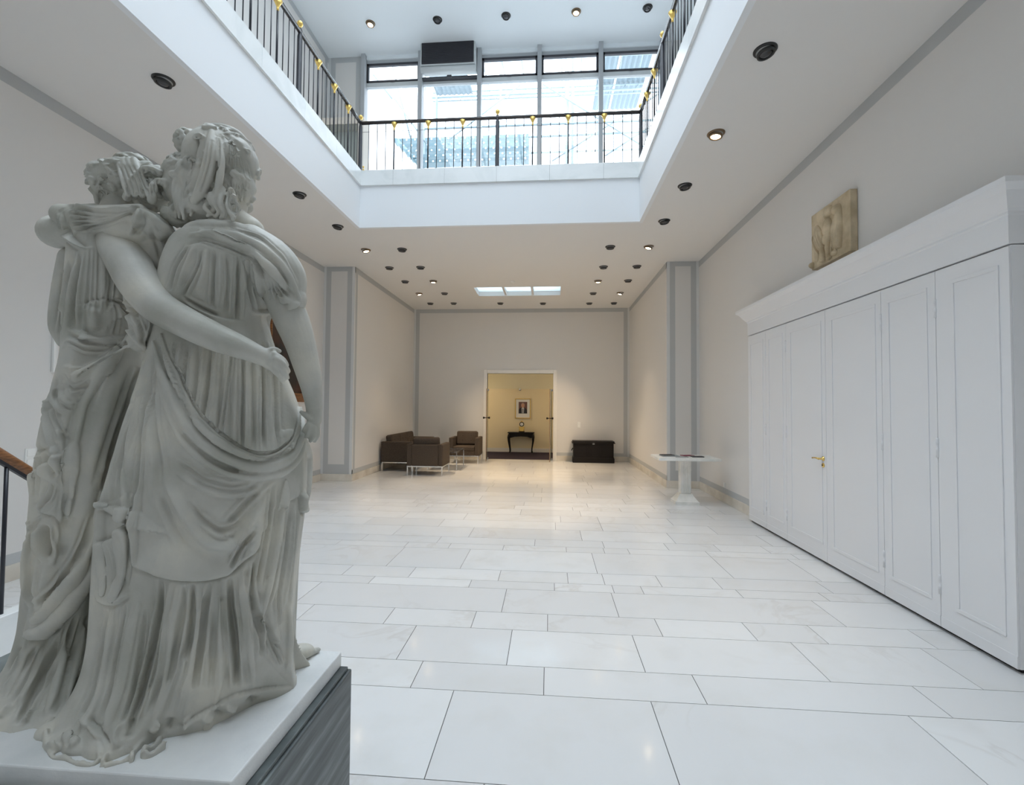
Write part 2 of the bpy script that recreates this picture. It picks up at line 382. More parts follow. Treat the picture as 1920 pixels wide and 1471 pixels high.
# glass leaves of the doorway, opened into the hall
for sx, xh, lab in ((1, DX0+0.03, 'open frameless glass door leaf, left of the two in the doorway'), (-1, DX1-0.03, 'open frameless glass door leaf, right of the two in the doorway')):
    r = empty('glass_door_leaf', (xh, YB+0.05, 0.0), math.radians(-86 if sx > 0 else 86-180))
    r.rotation_euler.z = math.radians(-88.0) if sx > 0 else math.radians(-97.0)
    L = 0.60
    p = MB(); p.box((0.0, -0.004, 0.01), (L, 0.004, 2.17), M['doorglass']); g1 = p.build('pane', r)
    p = MB(); p.box((L-0.002, -0.006, 0.01), (L+0.010, 0.006, 2.17), M['wood']); p.build('edge_strip', r)
    p = MB()
    for s2 in (-1, 1):
        p.lathe([(0.012, 0), (0.012, 0.05), (0.03, 0.07), (0.034, 0.09), (0.02, 0.105)], (0, 0, 0), 14, M['blackwood'], Matrix.Translation((L-0.04, 0, 1.30)) @ Matrix.Rotation(math.pi/2*s2, 4, 'X'))
    p.build('knob', r)
    for hz_ in (0.0, 2.12): p = MB(); p.box((-0.02, -0.02, hz_), (0.06, 0.02, hz_+0.06), M['chrome']); p.build('hinge', r)
    tag(r, lab, 'glass door', 'glass leaves in the far doorway')
m = MB(); m.box((DX0, YB+0.045, 2.19), (DX1, YB+0.055, DZ), M['doorglass'])
struct(m.build('window_door_transom'), 'fixed glass light above the glass doors', 'window')
# corridor beyond
m = MB(); m.box((-4.5, YB+0.14, -0.03), (2.6, 17.0, 0.0), M['carpet']); struct(m.build('floor_corridor'), 'dark purple carpet in the corridor beyond the doorway', 'floor')
m = MB(); m.box((-4.5, 17.0, 0), (2.6, 17.12, 3.1), M['yellow']); struct(m.build('wall_corridor_back'), 'warm yellow corridor wall with the portrait', 'wall')
m = MB(); m.box((-4.62, YB+0.14, 0), (-4.5, 17.12, 3.1), M['yellow']); struct(m.build('wall_corridor_left'), 'left end of the yellow corridor', 'wall')
m = MB(); m.box((2.6, YB+0.14, 0), (2.72, 17.12, 3.1), M['yellow']); struct(m.build('wall_corridor_right'), 'right end of the yellow corridor', 'wall')
m = MB(); m.box((-4.62, YB+0.14, 3.1), (2.72, 17.12, 3.2), M['ceil']); struct(m.build('ceiling_corridor'), 'corridor ceiling beyond the doorway', 'ceiling')
m = MB(); m.box((-4.5, 16.985, 0), (2.6, 17.0, 0.14), M['trimwhite']); struct(m.build('baseboard_corridor'), 'pale skirting of the corridor wall', 'baseboard')
# baseboards
def bb(name, a, b, lab): m = MB(); m.box(a, b, M['base']); struct(m.build(name, bevel=0.003, seg=1), lab, 'baseboard')
bb('baseboard_left', (XL, YN, 0), (XL+0.018, YP, 0.15), 'cream marble skirting along the left wall')
bb('baseboard_right', (XR-0.018, 7.21, 0), (XR, YP, 0.15), 'cream marble skirting between the pier and the cupboards')
bb('baseboard_left_pier', (XL+0.018, YP-0.018, 0), (BXL+0.018, YP, 0.15), 'cream marble skirting of the left pier')
bb('baseboard_right_pier', (BXR-0.018, YP-0.018, 0), (XR-0.018, YP, 0.15), 'cream marble skirting of the right pier')
bb('baseboard_bay_left', (BXL, YP, 0), (BXL+0.018, YB, 0.15), 'cream marble skirting behind the sofa')
bb('baseboard_bay_right', (BXR-0.018, YP, 0), (BXR, YB, 0.15), 'cream marble skirting in the right of the far bay')
bb('baseboard_back_left', (BXL+0.018, YB-0.018, 0), (DX0-0.11, YB, 0.15), 'cream marble skirting left of the doorway')
bb('baseboard_back_right', (DX1+0.11, YB-0.018, 0), (BXR-0.018, YB, 0.15), 'cream marble skirting behind the black chest')
# lower ceiling = gallery slab, with the big opening and the skylight
SX0, SX1, SY0, SY1 = -1.94, 0.29, 11.85, 12.78
m = MB()
def slab(x0, x1, y0, y1, z0=ZC, z1=5.2): m.box((x0, y0, z0), (x1, y1, z1), M['ceil'])
slab(XL, OX0-0.06, YN, YP); slab(OX1+0.06, XR, YN, YP); slab(OX0-0.06, OX1+0.06, YN, OY0-0.06); slab(OX0-0.06, OX1+0.06, OY1+0.06, YP)
slab(BXL-0.1, SX0, YP, YB+0.14, ZC, 5.0); slab(SX1, BXR+0.1, YP, YB+0.14, ZC, 5.0); slab(SX0, SX1, YP, SY0, ZC, 5.0); slab(SX0, SX1, SY1, YB+0.14, ZC, 5.0)
struct(m.build('ceiling_lower'), 'low white ceiling around the opening to the gallery', 'ceiling')
# opal skylight with two bars
sk = empty('skylight', ((SX0+SX1)/2, (SY0+SY1)/2, ZC))
w3 = (SX1-SX0)/3
for i in range(3):
    p = MB(); p.box((SX0+i*w3-sk.location.x, SY0-sk.location.y, 0.12), (SX0+(i+1)*w3-sk.location.x, SY1-sk.location.y, 0.13), M['opal']); p.build('pane', sk)
for i in (1, 2):
    p = MB(); p.box((SX0+i*w3-0.03-sk.location.x, SY0-sk.location.y, 0.02), (SX0+i*w3+0.03-sk.location.x, SY1-sk.location.y, 0.13), M['ceil']); p.build('glazing_bar', sk)
tag(sk, 'glowing three-pane skylight in the low ceiling before the doorway', 'skylight', kind='structure')
# fascia of the opening and the marble kerb on it
m = MB()
m.box((OX0-0.06, OY0-0.06, ZC), (OX0, OY1+0.06, ZK0), M['fascia']); m.box((OX1, OY0-0.06, ZC), (OX1+0.06, OY1+0.06, ZK0), M['fascia'])
m.box((OX0, OY1, ZC), (OX1, OY1+0.06, ZK0), M['fascia']); m.box((OX0, OY0-0.06, ZC), (OX1, OY0, ZK0), M['fascia'])
struct(m.build('wall_opening_fascia'), 'smooth white band around the gallery opening', 'fascia')
def kerb(name, horiz, c, a, b, lab):
    m = MB(); n = max(1, round((b-a)/0.95)); s_ = (b-a)/n
    for i in range(n):
        p0, p1 = a+i*s_+0.002, a+(i+1)*s_-0.002
        if horiz: m.box((p0, c[0], ZK0), (p1, c[1], ZK1), M['kerb'])
        else: m.box((c[0], p0, ZK0), (c[1], p1, ZK1), M['kerb'])
    if horiz: m.box((a, min(c)+0.004, ZK0+0.004), (b, max(c)-0.004, ZK1-0.004), M['kerbgap'])
    else: m.box((min(c)+0.004, a, ZK0+0.004), (max(c)-0.004, b, ZK1-0.004), M['kerbgap'])
    struct(m.build(name), lab, 'kerb')
ko = 0.03; kw = 0.30
kerb('trim_1', True, (OY1-ko, OY1+kw), OX0-kw, OX1+kw, 'pale marble kerb under the far gallery railing')
kerb('trim_2', False, (OX0-kw, OX0+ko), OY0, OY1-ko, 'pale marble kerb under the left gallery railing')
kerb('trim_3', False, (OX1-ko, OX1+kw), OY0, OY1-ko, 'pale marble kerb under the right gallery railing')
m = MB(); GZ = 5.55
for x0, x1, y0, y1 in ((XL, OX0-kw, YN, YP), (OX1+kw, XR, YN, YP), (OX0-kw, OX1+kw, OY1+kw, YP), (OX0-kw, OX1+kw, YN, OY0-0.06)):
    m.box((x0, y0, 5.2), (x1, y1, GZ), M['floor'])
struct(m.build('floor_gallery'), 'floor of the upper gallery', 'floor')
RL = (-3.3, 1.5, -0.4, 7.2)  # opening for an assumed roof light, added above the view for daylight
m = MB()
for q in ((XL-T, RL[0], YN-T, YP+0.3), (RL[1], XR+T, YN-T, YP+0.3), (RL[0], RL[1], YN-T, RL[2]), (RL[0], RL[1], RL[3], YP+0.3)): m.box((q[0], q[2], ZU), (q[1], q[3], ZU+0.2), M['ceil_up'])
struct(m.build('ceiling_upper'), 'high ceiling above the gallery', 'ceiling')
rf = empty('window_added_roof_light', (RL[0], RL[2], ZU))
p = MB(); p.box((0, 0, 0.14), (RL[1]-RL[0], RL[3]-RL[2], 0.146), M['glass']); p.build('pane', rf)
p = MB()
for i in range(5): p.box(((RL[1]-RL[0])*i/4-0.025, 0, 0.05), ((RL[1]-RL[0])*i/4+0.025, RL[3]-RL[2], 0.15), M['alulight'])
for i in range(7): p.box((0, (RL[3]-RL[2])*i/6-0.025, 0.05), (RL[1]-RL[0], (RL[3]-RL[2])*i/6+0.025, 0.15), M['alulight'])
p.build('glazing_bars', rf); struct(rf, 'assumed glazed roof light, added out of view to daylight the hall', 'roof light')
# upper far wall: banded piece left of the windows, windows, outside
WX = [-4.12, -2.84, -1.54, -0.24, 1.06, 2.34]; WZ0, WZT, WZ1 = 5.72, 8.70, 9.30
m = MB(); m.box((XL, YP, 5.2), (WX[0], YP+0.25, ZU), M['wall']); f = YP-0.002
m.box((XL, YP, GZ), (XL+0.06, f, ZU), M['edge']); m.box((WX[0]-0.06, YP, GZ), (WX[0], f, ZU), M['edge'])
m.box((XL+0.06, YP, GZ), (XL+0.17, f, ZU), M['stripe']); m.box((WX[0]-0.19, YP, GZ), (WX[0]-0.06, f, ZU), M['stripe'])
m.box((XL+0.17, YP, ZU-0.12), (WX[0]-0.19, f, ZU), M['stripe'])
m.box((WX[-1], YP, 5.2), (XR, YP+0.25, ZU), M['wall']); m.box((WX[0], YP, 5.0), (WX[-1], YP+0.25, WZ0), M['wall']); m.box((WX[0], YP, WZ1), (WX[-1], YP+0.25, ZU), M['ceil_up'])
struct(m.build('wall_upper_back'), 'upper end wall around the gallery windows', 'wall')
# wall behind the camera with its upper windows
m = MB(); m.box((XL, YN-0.25, 0), (XR, YN, ZU), M['wall']); struct(m.build('wall_near'), 'wall at the near end of the hall', 'wall')
def window(name, y, s, x0, x1, lab, box=False):
    r = empty(name, (0, 0, 0)); fr = MB(); d0, d1 = y-0.02*s, y+0.07*s
    fr.box((x0, d0, WZT), (x1, d1, WZT+0.09), M['alulight']); fr.box((x0, d0, WZ1-0.07), (x1, d1, WZ1), M['alu']); fr.box((x0, d0, WZ0), (x1, d1, WZ0+0.05), M['alu'])
    fr.build('window_frame', r)
    if not box:
        g_ = MB(); a, b, c, d = x0+0.045, x1-0.045, WZT+0.10, WZ1-0.08
        for q in (((a, c), (b, c+0.035)), ((a, d-0.05), (b, d)), ((a, c), (a+0.045, d)), ((b-0.045, c), (b, d))):
            g_.box((q[0][0], y-0.03*s, q[0][1]), (q[1][0], y+0.03*s, q[1][1]), M['gasket'])
        g_.box(((a+b)/2-0.04, y-0.045*s, c-0.02), ((a+b)/2+0.04, y-0.03*s, c+0.012), M['gasket'])
        g_.build('sash', r)
        p = MB(); p.box((a, y, c), (b, y+0.006*s, d), M['glass']); p.build('pane', r)
    p = MB(); p.box((x0+0.01, y+0.02*s, WZ0+0.05), (x1-0.01, y+0.026*s, WZT), M['glass']); p.build('pane', r)
    return struct(r, lab, 'window')
ordn = ['first from the left', 'second from the left, below the dark ventilation box', 'middle one of the five', 'second from the right', 'first from the right']
for i in range(5):
    window('window_%d' % (i+1), YP+0.05, 1, WX[i], WX[i+1], 'gallery window bay, '+ordn[i], box=(i == 1))
for i in range(6):
    m = MB(); m.box((WX[i]-0.045, YP-0.09, WZ0), (WX[i]+0.045, YP+0.10, WZ1+0.08), M['alu']); struct(m.build('trim_%d' % (i+4), bevel=0.004, seg=1), 'grey window mullion between the gallery bays, '+['first', 'second', 'third', 'fourth', 'fifth', 'sixth'][i]+' from the left', 'mullion')
# ventilation box in the second bay
vb = empty('ventilation_box', ((WX[1]+WX[2])/2, YP-0.05, WZT+0.06))
hw = (WX[2]-WX[1])/2-0.06
p = MB(); p.box((-hw, -0.22, 0.14), (hw, 0.12, 0.66), M['alulight']); p.build('housing', vb, bevel=0.01)
p = MB(); p.box((-hw+0.03, -0.235, 0.17), (hw-0.03, -0.221, 0.63), M['gasket'])
for i in range(22): p.box((-hw+0.03, -0.245, 0.175+i*0.0205), (hw-0.03, -0.234, 0.175+i*0.0205+0.008), M['gasket'])
p.build('grille', vb)
p = MB(); p.tube([(-hw, -0.17, 0.08), (hw, -0.17, 0.08)], 0.06, 16, M['alulight']); p.build('roller', vb)
p = MB(); p.box((-hw-0.02, -0.02, 0.0), (hw+0.02, 0.10, 0.03), M['gasket']); p.box((-0.05, -0.05, -0.01), (0.05, 0.0, 0.04), M['gasket']); p.build('bottom_rail', vb)
tag(vb, 'dark grilled ventilation box with pale roller, high in the second window bay', 'ventilation unit')
# ------------------------------------------------------------------ gallery railings
BY = M['black']
def railing(name, p0, p1, kinds, step, label, wire=False, knobs=False):
    # kinds: sequence along the rail, 'P' post with ball, 'G' slim post with gilded bracket; three thin balusters between
    r = empty(name, (p0[0], p0[1], ZK1)); d = (Vector(p1)-Vector(p0)); L = d.length; d.normalize()
    r.rotation_euler.z = math.atan2(d.y, d.x)
    H = 0.87
    p = MB(); p.tube([(0, 0, H), (L, 0, H)], 0.029, 12, M['rail']); p.build('handrail', r)
    post = MB(); post.lathe([(0.042, 0), (0.042, 0.02), (0.034, 0.05), (0.032, 0.80), (0.022, 0.84), (0.031, 0.88), (0.022, 0.915)], n=16, m=BY); pm = post.mesh('post')
    ball = MB(); ball.lathe([(0.012, 0.905), (0.020, 0.92), (0.012, 0.932), (0.030, 0.95), (0.038, 0.975), (0.030, 1.0), (0.010, 1.016)], n=16, m=M['gold']); bm_ = ball.mesh('ball_finial')
    sl = MB(); sl.lathe([(0.013, 0), (0.013, 0.75)], n=10, m=BY); sm = sl.mesh('slim_post')
    gb = MB(); gb.lathe([(0.013, 0.72), (0.016, 0.745), (0.012, 0.76), (0.030, 0.80), (0.052, 0.845)], n=16, m=M['gold']); gm = gb.mesh('gilded_bracket')
    th = MB(); th.lathe([(0.0065, 0), (0.0065, H-0.02)], n=8, m=BY); tm = th.mesh('baluster')
    def put(nm, me, x, par=r):
        o = bpy.data.objects.new(nm, me); COL.objects.link(o); o.parent = par; o.location = (x, 0, 0) if par is r else (0, 0, 0); return o
    for i, k in enumerate(kinds):
        x = i*step
        if k == 'P': o = put('post', pm, x); put('ball_finial', bm_, 0, o)
        elif k == 'G': o = put('slim_post', sm, x); put('gilded_bracket', gm, 0, o)
        if i < len(kinds)-1:
            for j in (1, 2, 3): put('baluster', tm, x+step*j/4)
    if wire:
        p = MB(); p.tube([(0, 0, H-0.16), (L, 0, H-0.16)], 0.003, 6, BY); p.build('thin_rail', r)
    if knobs:
        p = MB()
        for z in (0.05, 0.10): p.sphere((0.06, 0, z), 0.018, 12, 8, M['gold'])
        p.build('brass_knob', r)
    return tag(r, label, 'railing')
RY = OY1+0.05; RX0, RX1 = OX0-0.03, OX1+0.03
railing('gallery_railing', (RX0, RY, 0), (RX1, RY, 0), 'PGGGPGGGP', (RX1-RX0)/8, 'black and gold railing across the front of the gallery windows', wire=True, knobs=True)
railing('gallery_railing', (RX0, RY-0.5, 0), (RX0, RY-0.5*14.5, 0), 'GGGPGGGPGGGPGGG', 0.5, 'black and gold railing running along the left side of the opening')
railing('gallery_railing', (RX1, RY-0.5, 0), (RX1, RY-0.5*14.5, 0), 'GGPGGPGGPGGPGGP', 0.5, 'black and gold railing running along the right side of the opening')
for o in [q for q in bpy.data.objects if q.name.startswith('handrail')]: pass
# side handrails reach the corner posts
for x, lab in ((RX0, 0), (RX1, 1)):
    r = [q for q in bpy.data.objects if q.name.startswith('gallery_railing')][1+lab]
    p = MB(); p.tube([(-0.455, 0, 0.87), (0, 0, 0.87)], 0.029, 12, M['rail']); p.build('handrail_end', r)
    tm = [c for c in r.children if c.name.startswith('baluster')][0].data
    for j in (1, 2, 3):
        o = bpy.data.objects.new('baluster', tm); COL.objects.link(o); o.parent = r; o.location = (-0.5+0.125*j, 0, 0)

# ------------------------------------------------------------------ recessed lamps
def lamp_meshes(lit):
    a = MB(); a.lathe([(0.052, 0.010), (0.050, -0.010), (0.074, -0.012), (0.082, -0.004), (0.082, 0.006)], n=28, m=M['lamp_ring'] if lit else M['lamp_rim'])
    # open ring: drop the end caps
    a.f = a.f[:-2]; a.mi = a.mi[:-2]; a.sm = a.sm[:-2]
    b = MB(); b.lathe([(0.056, -0.012), (0.064, -0.020), (0.062, -0.036), (0.048, -0.038), (0.046, -0.026)], n=24, m=M['lamp_ring'] if lit else M['lamp_rim']); b.f = b.f[:-2]; b.mi = b.mi[:-2]; b.sm = b.sm[:-2]
    b2 = MB(); b2.lathe([(0.066, 0.001), (0.060, -0.017)], n=24, m=M['lamp_bowl'])
    c = MB(); c.lathe([(0.046, -0.020), (0.045, -0.031), (0.030, -0.037), (0.010, -0.039)], n=24, m=M['lamp_on'] if lit else M['lamp_off'])
    return a.mesh('rim'), b.mesh('housing'), b2.mesh('reflector'), c.mesh('lens')
LM = {0: lamp_meshes(0), 1: lamp_meshes(1)}
def lamp(x, y, z, lit, label, group, tilt=(0.0, 0.0), power=30, size=1.15, spot=70):
    r = empty('ceiling_lamp', (x, y, z)); r.scale = (size,)*3
    for nm, me in zip(('rim', 'housing', 'reflector', 'lens'), LM[lit]):
        o = bpy.data.objects.new(nm, me); COL.objects.link(o); o.parent = r
        if nm != 'rim': o.rotation_euler = (tilt[0]*0.5, tilt[1]*0.5, 0)
    if lit:
        l = bpy.data.lights.new('lamp_light', 'SPOT'); l.energy = power; l.color = (1.0, 0.76, 0.50); l.spot_size = math.radians(spot); l.spot_blend = 0.7; l.shadow_soft_size = 0.04
        o = bpy.data.objects.new('lamp_light', l); COL.objects.link(o); o.parent = r; o.location = (0, 0, -0.05); o.rotation_euler = (tilt[0], tilt[1], 0)
    tag(r, label, 'ceiling lamp', group)
W = 1.0
gl = 'lamps in the left ceiling strip'; gr = 'lamps in the right ceiling strip'; gb = 'lamps in the ceiling of the far bay'; gu = 'lamps in the high gallery ceiling'
T1 = (0.0, 0.18)
lamp(-3.62, 4.05, ZC, 0, 'unlit black recessed lamp above the statue, nearest in the left ceiling strip', gl, (-0.1, 0.25))
lamp(-3.60, 6.43, ZC, 0, 'unlit black lamp in the left ceiling strip, just right of the taller marble head', gl, (-0.1, 0.25))
lamp(-3.59, 7.64, ZC, 0, 'unlit black lamp beside the far left corner of the ceiling opening', gl, (-0.1, 0.25))
lamp(-3.58, 8.84, ZC, 1, 'lit round ceiling lamp just past the far left corner of the opening', gl, (0.0, -0.5), 260)
lamp(-2.86, 8.85, ZC, 0, 'unlit black lamp paired right of the lit lamp near the opening corner', gl)
PR = [(10.03, 'first pair beyond the piers'), (11.17, 'second pair beyond the piers'), (12.4, 'third pair beyond the piers, beside the skylight'), (13.62, 'last row before the end wall')]
on = {(0, 1, 1), (0, 2, 0), (1, 1, 0), (1, 2, 1)}      # (side, row, column)
for side, xs in ((0, (-3.52, -2.82)), (1, (1.16, 1.87))):
    for ri, (y, rn) in enumerate(PR):
        for ci, x in enumerate(xs):
            lit = (side, ri, ci) in on
            outer = (ci == 0) == (side == 0)
            lab = '%s lamp, %s, %s side, %s' % ('lit' if lit else 'unlit black', rn, 'left' if side == 0 else 'right', 'outer one' if outer else 'inner one')
            tl = (0.1, -0.55 if side == 0 else 0.55) if (lit and outer) else (0.1, 0.0)
            lamp(x, y+(0.17 if side else 0), ZC, int(lit), lab, gb, tl, 480 if outer else 140)
lamp(-1.44, 13.68, ZC, 0, 'unlit black lamp above the doorway, left of the two beside its centre', gb)
lamp(-0.19, 13.74, ZC, 0, 'unlit black lamp above the doorway, right of the two beside its centre', gb)
lamp(1.14, 8.92, ZC, 0, 'unlit black lamp paired left of the lit lamp above the stone table', gr)
lamp(1.86, 8.95, ZC, 1, 'lit round ceiling lamp above the stone table near the right pier', gr, (0.0, 0.5), 320)
lamp(1.85, 7.72, ZC, 0, 'unlit black lamp beside the far right corner of the ceiling opening', gr, (-0.1, -0.2))
lamp(1.835, 6.50, ZC, 0, 'unlit black lamp between the big lit lamp and the right opening corner', gr, (-0.1, -0.2))
lamp(1.825, 5.27, ZC, 1, 'large-looking lit lamp in the right ceiling strip before the relief', gr, (0.0, 0.25), 90)
lamp(1.81, 4.05, ZC, 0, 'unlit black recessed lamp nearest in the right ceiling strip', gr, (-0.1, -0.3))
for x, lit, wd in ((-3.65, 1, 'lit lamp high in the gallery ceiling, above the left railing'), (-2.27, 0, 'unlit black lamp in the gallery ceiling, above the ventilation box'),
                   (-0.89, 0, 'unlit black lamp in the gallery ceiling, above the middle window bay'), (0.49, 1, 'lit lamp high in the gallery ceiling, above the fourth window bay'), (1.86, 0, 'unlit black lamp in the gallery ceiling, nearest the right railing')):
    lamp(x, 9.05, ZU, lit, wd, gu, (-0.15, 0.1), 120)
sd = MB(); sd.lathe([(0.05, 0), (0.05, -0.02), (0.035, -0.03), (0.02, -0.045)], n=20, m=M['plastic']); o = sd.build('smoke_detector', loc=(-0.89, 11.3, ZC)); tag(o, 'small white smoke detector on the ceiling before the skylight', 'smoke detector')
# unseen lamps added to light the near end of the hall
for x, y, w_ in ((-3.6, 1.6, 'above the stair rail'), (1.82, 1.6, 'above the cupboard end'), (-3.6, -0.9, 'behind the statue side'), (1.82, -0.9, 'behind the cupboard side')):
    lamp(x, y, ZC, 1, 'added unseen lamp in the near part of the hall, '+w_, 'added near ceiling lamps', (0, 0), 12)

# ------------------------------------------------------------------ white built-in cupboard on the right
WXF, WY0, WY1, WZ = 2.935, 3.225, 7.19, 2.715
wd = empty('built_in_cupboard', (WXF, WY0, 0))
def wl(v): return (v[0]-WXF, v[1]-WY0, v[2])
p = MB(); p.box(wl((WXF+0.014, WY0, 0.03)), wl((XR-0.004, WY1, WZ-0.004)), M['white']); p.box(wl((WXF+0.04, WY0+0.02, 0.0)), wl((XR-0.004, WY1, 0.03)), M['blackwood']); p.build('body', wd)  # black strip under the doors stands for the shade of the plinth gap
p = MB(); prof = [(0.0, WZ+0.004), (0.004, WZ+0.008), (0.004, 2.90), (0.012, 2.91), (0.012, 2.925), (0.03, 2.94), (0.055, 2.975), (0.09, 3.03), (0.125, 3.06), (0.13, 3.065), (0.13, 3.10), (0.12, 3.105)]
vs = []; fs = []
for o_, z in prof: vs += [wl((WXF-o_, WY0-o_, z)), wl((XR-0.004, WY0-o_, z)), wl((XR-0.004, WY1+o_, z)), wl((WXF-o_, WY1+o_, z))]
for i in range(len(prof)-1):
    for k in range(4): k2 = (k+1) % 4; fs.append((i*4+k, i*4+k2, (i+1)*4+k2, (i+1)*4+k))
fs += [(3, 2, 1, 0), tuple(len(prof)*4-4+k for k in range(4))]
p.add(vs, fs, M['white']); p.build('cornice', wd)
JY = [7.19, 6.626, 6.079, 5.243, 4.395, 3.806, 3.225]
hing = MB(); hing.lathe([(0.009, -0.07), (0.009, -0.03), (0.011, -0.028), (0.011, -0.002), (0.009, 0), (0.009, 0.03), (0.011, 0.032), (0.011, 0.068), (0.006, 0.075)], n=10, m=M['white']); hm = hing.mesh('hinge')
for i in range(6):
    y1, y0 = JY[i], JY[i+1]
    p = MB(); p.box(wl((WXF, y0+0.0025, 0.03)), wl((WXF+0.014, y1-0.0025, WZ-0.012)), M['white'])
    ma, mb_ = (0.07, 0.10) if i in (2, 3) else (0.075, 0.075)
    if i == 5: ma, mb_ = 0.07, 0.14
    a, b, c, d = y0+ma, y1-mb_, 0.20, 2.60
    for q in ((a, b, c, c+0.028), (a, b, d-0.028, d), (a, a+0.028, c+0.028, d-0.028), (b-0.028, b, c+0.028, d-0.028)):
        p.box(wl((WXF-0.007, q[0], q[2])), wl((WXF+0.001, q[1], q[3])), M['white'])
        
    p.box(wl((WXF-0.003, y0+0.0025, 0.03)), wl((WXF+0.001, y1-0.0025, 0.11)), M['white'])
    lf = p.build('door_leaf', wd, bevel=0.003)
    if i in (0, 1, 3, 4):
        for z in (2.42, 1.36, 0.34):
            h = bpy.data.objects.new('hinge', hm); COL.objects.link(h); h.parent = lf; h.location = wl((WXF-0.004, JY[i+1], z))
    if i == 2:
        hd = MB(); mt = Matrix.Translation(wl((WXF, 5.30, 1.115)))
        R_ = Matrix.Rotation(-math.pi/2, 4, 'Y')
        hd.lathe([(0.026, 0), (0.026, 0.006), (0.012, 0.010), (0.010, 0.045), (0.013, 0.05)], n=18, m=M['brass'], mtx=mt @ R_)
        hd.tube([mt @ Vector(v) for v in ((-0.045, 0, 0), (-0.052, 0.02, 0.002), (-0.050, 0.06, 0.004), (-0.046, 0.10, 0.0), (-0.046, 0.125, -0.004))], [0.010, 0.010, 0.008, 0.008, 0.009], 10, M['brass'])
        h = hd.build('lever_handle', lf)
        hd = MB(); mt = Matrix.Translation(wl((WXF, 5.30, 1.045))); hd.lathe([(0.024, 0), (0.024, 0.006), (0.018, 0.010)], n=18, m=M['brass'], mtx=mt @ R_); hd.lathe([(0.008, 0.009), (0.006, 0.012)], n=10, m=M['blackwood'], mtx=mt @ R_); hd.build('keyhole_plate', lf)
tag(wd, 'tall white panelled built-in cupboard with folding doors, cornice and brass handle', 'cupboard')

# ------------------------------------------------------------------ stone relief above the cupboard
RXF, RY0, RY1, RZ0, RZ1 = 3.005, 4.915, 5.615, 3.235, 3.865
rl = empty('stone_relief', (XR-0.001, (RY0+RY1)/2, RZ0))
def rp(u, v, d=0.0): return (RXF-d-rl.location.x, RY1-u*(RY1-RY0)-rl.location.y, RZ0+v*(RZ1-RZ0)-rl.location.z)
p = MB(); p.box(rp(0, 0), (0, RY0-rl.location.y, RZ1-rl.location.z), M['relief']); p.build('slab', rl, bevel=0.008)
p = MB()
def ell(u, v, ru, rv, dd, rot=0.0):
    c = rp(u, v, 0); p.sphere(c, (dd, ru*0.7, rv*0.63), 18, 12, M['relief'], Matrix.Rotation(rot, 4, 'X'))
ell(0.50, 0.86, 0.075, 0.085, 0.055); ell(0.44, 0.80, 0.04, 0.05, 0.04); ell(0.56, 0.87, 0.03, 0.09, 0.045, -0.3)
ell(0.46, 0.60, 0.12, 0.17, 0.05); ell(0.44, 0.42, 0.10, 0.12, 0.04)
ell(0.73, 0.52, 0.09, 0.36, 0.045, 0.08); ell(0.70, 0.80, 0.09, 0.09, 0.055)
for k in range(5): ell(0.66+0.035*k, 0.42-0.02*k, 0.02, 0.30-0.02*k, 0.058, 0.08)
ell(0.22, 0.52, 0.10, 0.26, 0.035, -0.35); ell(0.13, 0.32, 0.07, 0.22, 0.03, -0.2)
for k in range(4): ell(0.14+0.045*k, 0.42+0.03*k, 0.016, 0.22, 0.045, -0.4)
ell(0.34, 0.20, 0.035, 0.17, 0.04, -0.25); ell(0.48, 0.22, 0.035, 0.17, 0.04, 0.05); ell(0.60, 0.28, 0.02, 0.22, 0.035, 0.25)
ell(0.33, 0.07, 0.06, 0.03, 0.04); ell(0.50, 0.06, 0.06, 0.03, 0.04); ell(0.63, 0.10, 0.07, 0.05, 0.03); ell(0.04, 0.08, 0.04, 0.06, 0.05)
fg = p.build('carved_figure', rl)
rm = fg.modifiers.new('fuse', 'REMESH'); rm.mode = 'VOXEL'; rm.voxel_size = 0.006; rm.use_smooth_shade = True
sm_ = fg.modifiers.new('soft', 'SMOOTH'); sm_.iterations = 2
tag(rl, 'weathered tan stone relief of a winged figure above the white cupboard', 'relief')

# ------------------------------------------------------------------ stone table with papers
TX, TY = 2.36, 8.42
tb = empty('pedestal_table', (TX, TY, 0))
p = MB(); p.box((-0.51, -0.33, 0.755), (0.51, 0.33, 0.80), M['tablestone']); p.build('table_top', tb, bevel=0.006)
p = MB(); p.box((-0.085, -0.075, 0.17), (0.085, 0.075, 0.755), M['tablestone'])
for i in range(4): p.box((-0.07+0.038*i, -0.083, 0.19), (-0.07+0.038*i+0.022, -0.07, 0.75), M['tablestone'])
for i in range(4): 
    for s in (-1, 1): p.box((s*0.08, -0.06+0.033*i, 0.19), (s*0.092, -0.06+0.033*i+0.018, 0.75), M['tablestone'])
p.build('column', tb, bevel=0.004)
p = MB(); q = [(0.20, 0.0), (0.20, 0.045), (0.185, 0.055), (0.12, 0.14), (0.105, 0.17)]
vs = []; fs = []
for r_, z in q: vs += [(-r_, -r_*0.85, z), (r_, -r_*0.85, z), (r_, r_*0.85, z), (-r_, r_*0.85, z)]
for i in range(len(q)-1):
    for k in range(4): k2 = (k+1) % 4; fs.append((i*4+k, i*4+k2, (i+1)*4+k2, (i+1)*4+k))
fs += [(3, 2, 1, 0), tuple(len(q)*4-4+k for k in range(4))]
p.add(vs, fs, M['tablestone']); p.build('foot', tb)
tag(tb, 'white stone pedestal table with brochures in front of the right pier', 'table')
def paper(x, y, z, sx, sy, h, rz, m, label, name='brochure'):
    p = MB(); p.box((-sx/2, -sy/2, 0), (sx/2, sy/2, h), m); o = p.build(name, loc=(x, y, z), rotz=rz); tag(o, label, 'brochure', 'brochures on the stone table'); return o
zt = 0.801
